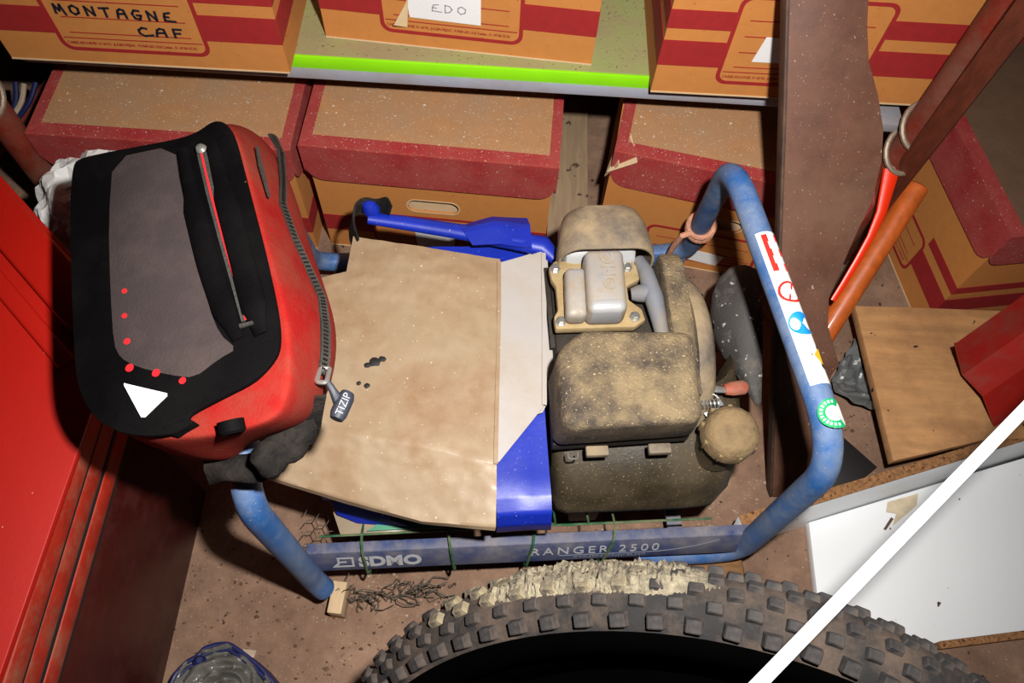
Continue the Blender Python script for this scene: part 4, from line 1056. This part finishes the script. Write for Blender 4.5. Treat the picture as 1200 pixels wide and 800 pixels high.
for i in range(NK):
    for j, acr in enumerate((-56, -34, -12, 10, 32, 56)):
        a = 2 * pi * (i + (0.5 if j % 2 else 0)) / NK
        a = (a + pi) % (2 * pi) - pi
        if not (-1.15 < a < 1.35): continue
        ac = radians(acr)
        up_ = (ta_ * sin(a) + tb_ * cos(a)) * cos(ac) + TN * sin(ac)
        tg = ta_ * cos(a) - tb_ * sin(a)
        sd = up_.cross(tg)
        p = tp_(a, MR, 0) + up_ * tr
        u_ = random.random()
        # the mud sits on the shelf side of the tread, on one stretch of it
        px_ = p.x
        muddy = (-0.045 < px_ < 0.125) and acr < 15
        me = KM[(2 if abs(acr) > 40 else 3) if muddy else (0 if abs(acr) > 40 else 1)]
        k = bpy.data.objects.new('tread_knob', me); COL.objects.link(k); k.parent = t
        k.matrix_local = Matrix.Translation(-OFF[t]) @ Matrix(((sd.x, tg.x, up_.x, p.x), (sd.y, tg.y, up_.y, p.y), (sd.z, tg.z, up_.z, p.z), (0, 0, 0, 1))) @ Matrix.Rotation(random.uniform(-.08, .08), 4, 'Z')
# crumbly mud cake caught between the knobs
b = None
mrows = []
for i in range(121):
    a = None
    ang = 0.22 + 0.62 * i / 120
    row = []
    for j in range(13):
        ac = radians(-64 + 96 * j / 12)
        up_ = (ta_ * sin(ang) + tb_ * cos(ang)) * cos(ac) + TN * sin(ac)
        e_ = min(1, 5 * min(i, 120 - i) / 120) * min(1, 5 * min(j, 12 - j) / 12)
        p0 = tp_(ang, MR, 0) + up_ * tr
        h = -0.0015 + e_ * (0.0035 + 0.0075 * abs(noise.noise(p0 * 70)) + 0.0045 * random.random()) - (0.0042 * (j - 8) / 4 if j > 8 else 0)
        row.append(p0 + up_ * h)
    mrows.append(row)
mk = sheet(mrows, 1, 1)
obj('mud_cake', mk, 'mud', t, smooth=20, label='cake of pale dried mud')

# ------------------------------------------------------------------ white strip across the tyre
d0, d1 = at(890, 800, 0.694), at(1201, 479, 0.704)
dd = (d1 - d0); d0 = d0 - dd * 0.25; d1 = d1 + dd * 0.45
sdv = dd.cross((CP - at(1040, 640, 0.67))).normalized(); upn = sdv.cross(dd).normalized()
if upn.z < 0: upn = -upn
b = poly([d0 - sdv * 0.0043, d1 - sdv * 0.0043, d1 + sdv * 0.0043, d0 + sdv * 0.0043], -upn * 0.005, 0.0012)
tag(obj('white_strip', b, 'whiteplastic'), 'long white plastic strip slanting across the tyre and the white board', 'strip')

# ------------------------------------------------------------------ white melamine panel, lower right
zt = 0.019
W = [at(948, 612, zt), at(1100, 566, zt), at(1330, 498, zt), at(1330, 722, zt), at(1102, 751, zt), at(970, 800, zt)]
t = thing('melamine_panel', 'white melamine board with chipboard edges lying on the floor at lower right', 'board', (W[0].x + .2, W[0].y, 0))
d_ = (W[1] - W[0]).normalized()
base = obj('board', poly([p for p in W], (0, 0, -0.018), 0.0006), 'melamine', t)
e0, e1 = at(1100, 751, zt), at(1330, 722, zt)
ev = (e1 - e0).normalized(); en = Vector((ev.y, -ev.x, 0))
obj('chipboard_edge', poly([e0 + en * 0.0005, e1 + en * 0.0005, e1 + en * 0.0005 - Vector((0, 0, 0.0172)), e0 + en * 0.0005 - Vector((0, 0, 0.0172))], en * 0.010, 0.0006), 'chip', t, label='rough chipboard edge')
# upright back strip with raw chipboard top
u0_, u1_ = at(871, 617, 0.088), at(1330, 477, 0.088)
uv = (u1_ - u0_).normalized(); un = Vector((-uv.y, uv.x, 0))
def slab(o0, z0, o1, z1, th, m, name):
    a, b_ = u0_ + un * o0, u0_ + un * o1
    q = [Vector((a.x, a.y, z0)), Vector((b_.x, b_.y, z1)), Vector((b_.x, b_.y, z1)) + un * th, Vector((a.x, a.y, z0)) + un * th]
    return obj(name, poly(q, u1_ - u0_, 0.0004), m, t)
slab(-0.0135, 0.001, 0.0, 0.0865, 0.0165, 'melamine', 'upright_board')
o = slab(0.0, 0.0865, 0.0003, 0.0885, 0.0165, 'chip', 'chipboard_edge'); o['label'] = 'rough chipboard edge'
b = poly([at(x, y, zt + 0.0003) for x, y in ((1040, 588), (1062, 582), (1076, 578), (1074, 592), (1058, 606), (1046, 616), (1050, 602), (1038, 600))], (0, 0, 0.0004))
obj('stain', b, 'melstain', base, smooth=0)
b = poly([at(x, y, zt + 0.0008) for x, y in ((1044, 606), (1047, 608), (1038, 621), (1035, 620))], (0, 0, 0.001))
obj('splinter', b, 'crumb', base, smooth=0)

# ------------------------------------------------------------------ pine board and what lies round it
zb = 0.092
PBD = [at(1002, 358, zb), at(1100, 361, zb), at(1225, 366, zb), at(1225, 512, zb), at(1150, 516, zb), at(1047, 540, zb)]
t = thing('pine_board', 'pale stained pine board lying flat between the leaning plank and red profile', 'board', (PBD[0].x + .1, PBD[0].y - .1, 0))
obj('board', poly(PBD, (0, 0, -0.018), 0.0012), 'lightwood', t)
for y0, y1 in ((1040, 402), (1080, 490)):
    c = at(y0, y1, 0); obj('batten', box((c.x + 0.02, c.y - 0.015, 0), (c.x + 0.16, c.y + 0.015, zb - 0.0182)), 'oldwood', t)
# dark red folded sheet metal profile
sec = [at(1120, 402, 0.164), at(1129, 438, 0.117), at(1153, 463, 0.132), at(1166, 498, 0.0965)]
dirp = (at(1200, 345, 0.230) - sec[0]).normalized()
rows = [[p + dirp * s for p in sec] for s in (0, 0.12, 0.30)]
t = thing('red_metal_profile', 'dark red folded sheet metal profile lying on the pine board', 'profile', (sec[3].x + .1, sec[3].y, 0.08))
o = obj('profile', sheet(rows, 1, 2, None, 0.003), 'redprofile', t, smooth=20)
b = tube([p - dirp * 0.0005 for p in sec], 0.0022, 8)
obj('folded_rim', b, 'redprofile', o)
b = poly([sec[0] + dirp * 0.004 + Vector((0.0, 0, -0.004)), sec[1] + dirp * 0.004 + Vector((0.002, 0.002, 0.004)), sec[1] + dirp * 0.05 + Vector((0, 0, 0.004)), sec[0] * 0.6 + sec[1] * 0.4 + dirp * 0.03 + Vector((0.003, 0, 0.004))], (0, 0, 0.001))
obj('dust_patch', b, 'brownfill', o)
# grey film scrap
rows = []
for r in ([(1000, 400), (1008, 404), (1014, 410)], [(985, 425), (1003, 428), (1018, 440)], [(972, 450), (1000, 452), (1025, 466)], [(978, 462), (1006, 470), (1031, 478)], [(996, 470), (1010, 478), (1031, 482)]):
    rows.append([at(x, y, 0.030 + 0.012 * math.sin(i * 2.1 + j)) for j, (x, y) in enumerate(r) for i in [len(rows)]])
b = sheet(rows, 8, 6, lambda p, i, j: Vector((0.006 * noise.noise(p * 60), 0.006 * noise.noise(p * 60 + Vector((9, 0, 0))), 0.016 * (0.5 - abs(noise.noise(p * 42))))), 0.0012)
tag(obj('grey_film_scrap', b, 'greyfilm', smooth=15), 'crumpled grey plastic film scrap on the floor left of the pine board', 'plastic film')
b = poly([at(x, y, 0.02) for x, y in ((968, 500), (984, 510), (1027, 548), (1010, 562), (975, 580), (962, 560))], (0, 0, 0.004), 0.0008)
tag(obj('black_sheet', b, 'blacksheet'), 'flat black sheet offcut on the floor behind the right front leg of the blue hoop', 'offcut')

# ------------------------------------------------------------------ sticks and tools at the right
s0, s1 = at(1076, 216, 0.235), at(930, 448, 0.022)
sd_ = (s0 - s1).normalized()
b = tube([s1, s1 + sd_ * 0.03, s0 - sd_ * 0.006, s0 - sd_ * 0.002, s0], 0.0185, 20, rads=[0.0185, 0.0185, 0.0185, 0.0172, 0.013])
tag(obj('broom_handle', b, 'orangewood'), 'round orange varnished wooden handle leaning behind the wavy brown plank', 'handle')
a0, a1 = at(1010, 268, 0.12), at(1190, 30, 0.62)
da = (a1 - a0).normalized(); a0 = a0 - da * (a0.z / da.z) * 0.98; a1 = a1 + da * 0.3
sw = Vector((0.75, -0.65, 0)); sw = (sw - da * sw.dot(da)).normalized(); sn = da.cross(sw).normalized()
b = poly([a0 - sw * 0.015 - sn * 0.010, a0 + sw * 0.015 - sn * 0.010, a0 + sw * 0.015 + sn * 0.010, a0 - sw * 0.015 + sn * 0.010], a1 - a0, 0.002)
tag(obj('wooden_batten', b, 'redwood'), 'long red brown wooden batten slanting up beside the right tube post', 'batten')
# bright red plastic tool
pr_ = [(1061, 168, 0.340, 0.0062), (1053, 183, 0.328, 0.0115), (1046, 194, 0.318, 0.0105), (1045, 198, 0.315, 0.0125), (1041, 215, 0.300, 0.0110), (1033, 248, 0.272, 0.0080), (1020, 278, 0.245, 0.0060), (1005, 305, 0.220, 0.0055), (987, 335, 0.195, 0.0050), (976, 352, 0.180, 0.0045)]
ps = [at(x, y, z) for x, y, z, r_ in pr_]
t = thing('red_plastic_tool', 'slim bright red plastic tool handle between the brown plank and orange handle', 'tool', ps[-1])
obj('handle', tube(ps[3:], 0.01, 12, flatk=0.5, upv=(0, -0.5, 1), rads=[p[3] for p in pr_[3:]]), 'brightred', t)
obj('tip', tube(ps[:3], 0.01, 12, flatk=0.5, upv=(0, -0.5, 1), rads=[p[3] for p in pr_[:3]]), 'brightred', t)
obj('collar', tube([ps[2], ps[3]], 0.0085, 12, flatk=0.6, upv=(0, -0.5, 1)), 'crumblight', t)

# ------------------------------------------------------------------ dark shell between engine and plank
PO = Vector((0.335, 0.50, 0.18)); PN = Vector((-0.72, -0.30, 0.62)).normalized()
po = [(873, 310), (856, 313), (842, 325), (834, 345), (832, 370), (836, 396), (848, 420), (862, 440), (876, 460), (886, 476), (890, 470), (891, 420), (892, 370), (891, 335), (885, 315)]
pp = [onplane(x, y, PO, PN) for x, y in po]
pc_ = sum(pp, Vector()) / len(pp)
b = bmesh.new(); rings = []
for k, lift in ((1.0, -0.006), (1.0, 0.0), (0.93, 0.004), (0.75, 0.010), (0.45, 0.015), (0.15, 0.017)):
    rings.append([b.verts.new(pc_ + (p - pc_) * k + PN * lift) for p in pp])
for A, B_ in zip(rings, rings[1:]):
    for i in range(len(pp)): b.faces.new((A[i], A[(i + 1) % len(pp)], B_[(i + 1) % len(pp)], B_[i]))
b.faces.new(rings[0][::-1]); b.faces.new(rings[-1])
tag(obj('dark_shell', b, 'pad', smooth=60), 'dusty black leaf-shaped shell standing between the engine and the brown plank', 'shell')

# ------------------------------------------------------------------ crumpled films
def crumpled(c, size, sub, amp, frq, m, name, cut=None):
    b = bmesh.new()
    bmesh.ops.create_icosphere(b, subdivisions=sub, radius=1)
    for v in b.verts:
        d = v.co.normalized()
        r = 1 + amp * (0.5 - abs(noise.noise(d * frq))) * 2 + amp * 0.5 * (0.5 - abs(noise.noise(d * frq * 2.3 + Vector((5, 1, 2)))))
        v.co = Vector(c) + Vector((d.x * size[0] * r, d.y * size[1] * r, d.z * size[2] * r))
    return obj(name, b, m, smooth=12)
o = crumpled(at(122, 246, 0.335), (0.068, 0.066, 0.062), 5, 0.20, 2.4, 'crumple', 'white_plastic_bag')
tag(o, 'crumpled white plastic film bag wedged behind the backpack', 'plastic bag')
o = crumpled(at(118, 305, 0.13) , (0.07, 0.06, 0.13), 4, 0.16, 2.6, 'greyfilm', 'grey_plastic_bag')
tag(o, 'crumpled grey plastic bag standing on the floor under the white plastic film', 'plastic bag')

# folded pack with navy rim, lower left
zc = 0.055
c0 = at(262, 812, zc)
t = thing('film_bundle', 'bundle of crumpled grey film with a navy blue rim on the floor at lower left', 'bundle', (c0.x, c0.y, 0))
nb = []
rimpx = [(196, 815), (205, 790), (219, 775), (233, 768), (238, 760), (252, 755), (268, 754), (280, 762), (293, 772), (306, 783), (320, 800), (328, 818)]
rim = [at(x, y, zc + 0.004) for x, y in rimpx]
rows = []
for k in range(13):
    f = k / 12
    rows.append([p.lerp(Vector((c0.x, c0.y - 0.02, zc)), f * 0.98) + Vector((0, 0, 0.012 * sin(f * pi))) for p in rim])
def fold(p, i, j):
    q = p - c0
    return Vector((0, 0, 0.012 * sin(q.length * 420 + 5 * noise.noise(p * 25)) * (0.3 + abs(noise.noise(p * 30))) + 0.006 * noise.noise(p * 80)))
g_ = obj('crumpled_film', sheet(rows, 4, 4, fold, 0.001), 'greypack', t, smooth=25)
sk_ = [[p, Vector((p.x, p.y, 0.002))] for p in rim]
obj('film_side', sheet(sk_, 1, 2, None, 0.001), 'navy', t)
obj('navy_rim', tube(fillet(rim, 0.006, 3), 0.0032, 8), 'navy', t, label='navy blue rim')
obj('navy_rim', tube([p + Vector((0.003, -0.008, 0.004)) for p in rim], 0.0022, 8), 'navy', t, label='navy blue rim')
p = at(234, 776, zc + 0.008)
obj('knot', lathe([(0.003, -0.008), (0.008, -0.004), (0.009, 0.003), (0.004, 0.009)], p, (0.2, 0.3, 1), 10), 'navy', t)
p = [at(x, y, 0.006) for x, y in ((284, 760), (301, 762), (298, 770), (292, 773))]
tag(obj('foil_scrap', poly(p, (0, 0, 0.0015), 0.0004), 'crumblight'), 'small pale foil scrap on the floor beside the navy rimmed bundle', 'scrap')

# ------------------------------------------------------------------ dark things left of the boxes
b = tube([Vector((-1.0, 0.9, 0.02)), Vector((-1.0, 0.9, 0.02)).lerp(onplane(70, 96, (0, 1.02, 0), Vector((0, 1, 0))), 0.5), onplane(70, 96, (0, 1.02, 0), Vector((0, 1, 0)))], 0.018, 16)
tag(obj('brown_pole', b, 'redpost'), 'dark red brown pole leaning in the shade left of the lower boxes', 'pole')
for k, (x0, y0, x1, y1, m, lab) in enumerate(((10, 140, 18, 96, 'cableblue', 'dark blue cable hanging farthest left in the shade'), (14, 138, 28, 98, 'crumblight', 'pale cable hanging between two blue cables in the shade'), (18, 142, 42, 96, 'cableblue', 'blue cable hanging next to the brown pole in the shade'))):
    p0, p1 = Vector((-0.80 + 0.012 * k, 0.98, 0.02)), Vector((-0.785 + 0.02 * k, 1.05, 0.33))
    p0 = onplane(x0, y0, (0, 0.95, 0), Vector((0, 1, 0))); p1 = onplane(x1, y1, (0, 1.0, 0), Vector((0, 1, 0)))
    mid = p0.lerp(p1, 0.5) + Vector((0.008, 0, 0))
    tag(obj('cable', tube(fillet([p0, mid, p1], 0.05, 5), 0.0045, 8), m), lab, 'cable')

# ------------------------------------------------------------------ litter on the floor
def crumbs(name, n, area, sizes, m, label, seed):
    rnd = random.Random(seed); b = bmesh.new()
    for _ in range(n):
        px, py = rnd.uniform(area[0], area[2]), rnd.uniform(area[1], area[3])
        c = at(px, py, 0.0); s = rnd.uniform(*sizes) * (0.4 + rnd.random() ** 3)
        a = rnd.random() * pi
        vs = []
        for k in range(5):
            t_ = a + k * 2 * pi / 5
            r_ = s * rnd.uniform(0.4, 1.1)
            vs.append(b.verts.new((c.x + r_ * cos(t_), c.y + r_ * sin(t_) * 0.8, 0.0006)))
        tp2 = b.verts.new((c.x, c.y, 0.0006 + s * 0.5))
        for k in range(5): b.faces.new((vs[k], vs[(k + 1) % 5], tp2))
        b.faces.new(vs[::-1])
    o = obj(name, b, m, smooth=0)
    return tag(o, label, 'litter', kind='stuff')
crumbs('floor_litter', 520, (215, 560, 460, 800), (0.0008, 0.0042), 'crumb', 'dark crumbs scattered over the bare floor left of the tyre', 3)
crumbs('floor_litter', 420, (660, 560, 900, 640), (0.0008, 0.0036), 'crumblight', 'pale grains scattered over the floor under the fuel tank', 5)
crumbs('floor_litter', 160, (940, 390, 1060, 600), (0.001, 0.004), 'crumb', 'dark crumbs on the floor around the grey film scrap', 8)
crumbs('floor_litter', 130, (380, 660, 520, 730), (0.001, 0.004), 'crumblight', 'pale crumbs on the floor in front of the left bar end', 9)
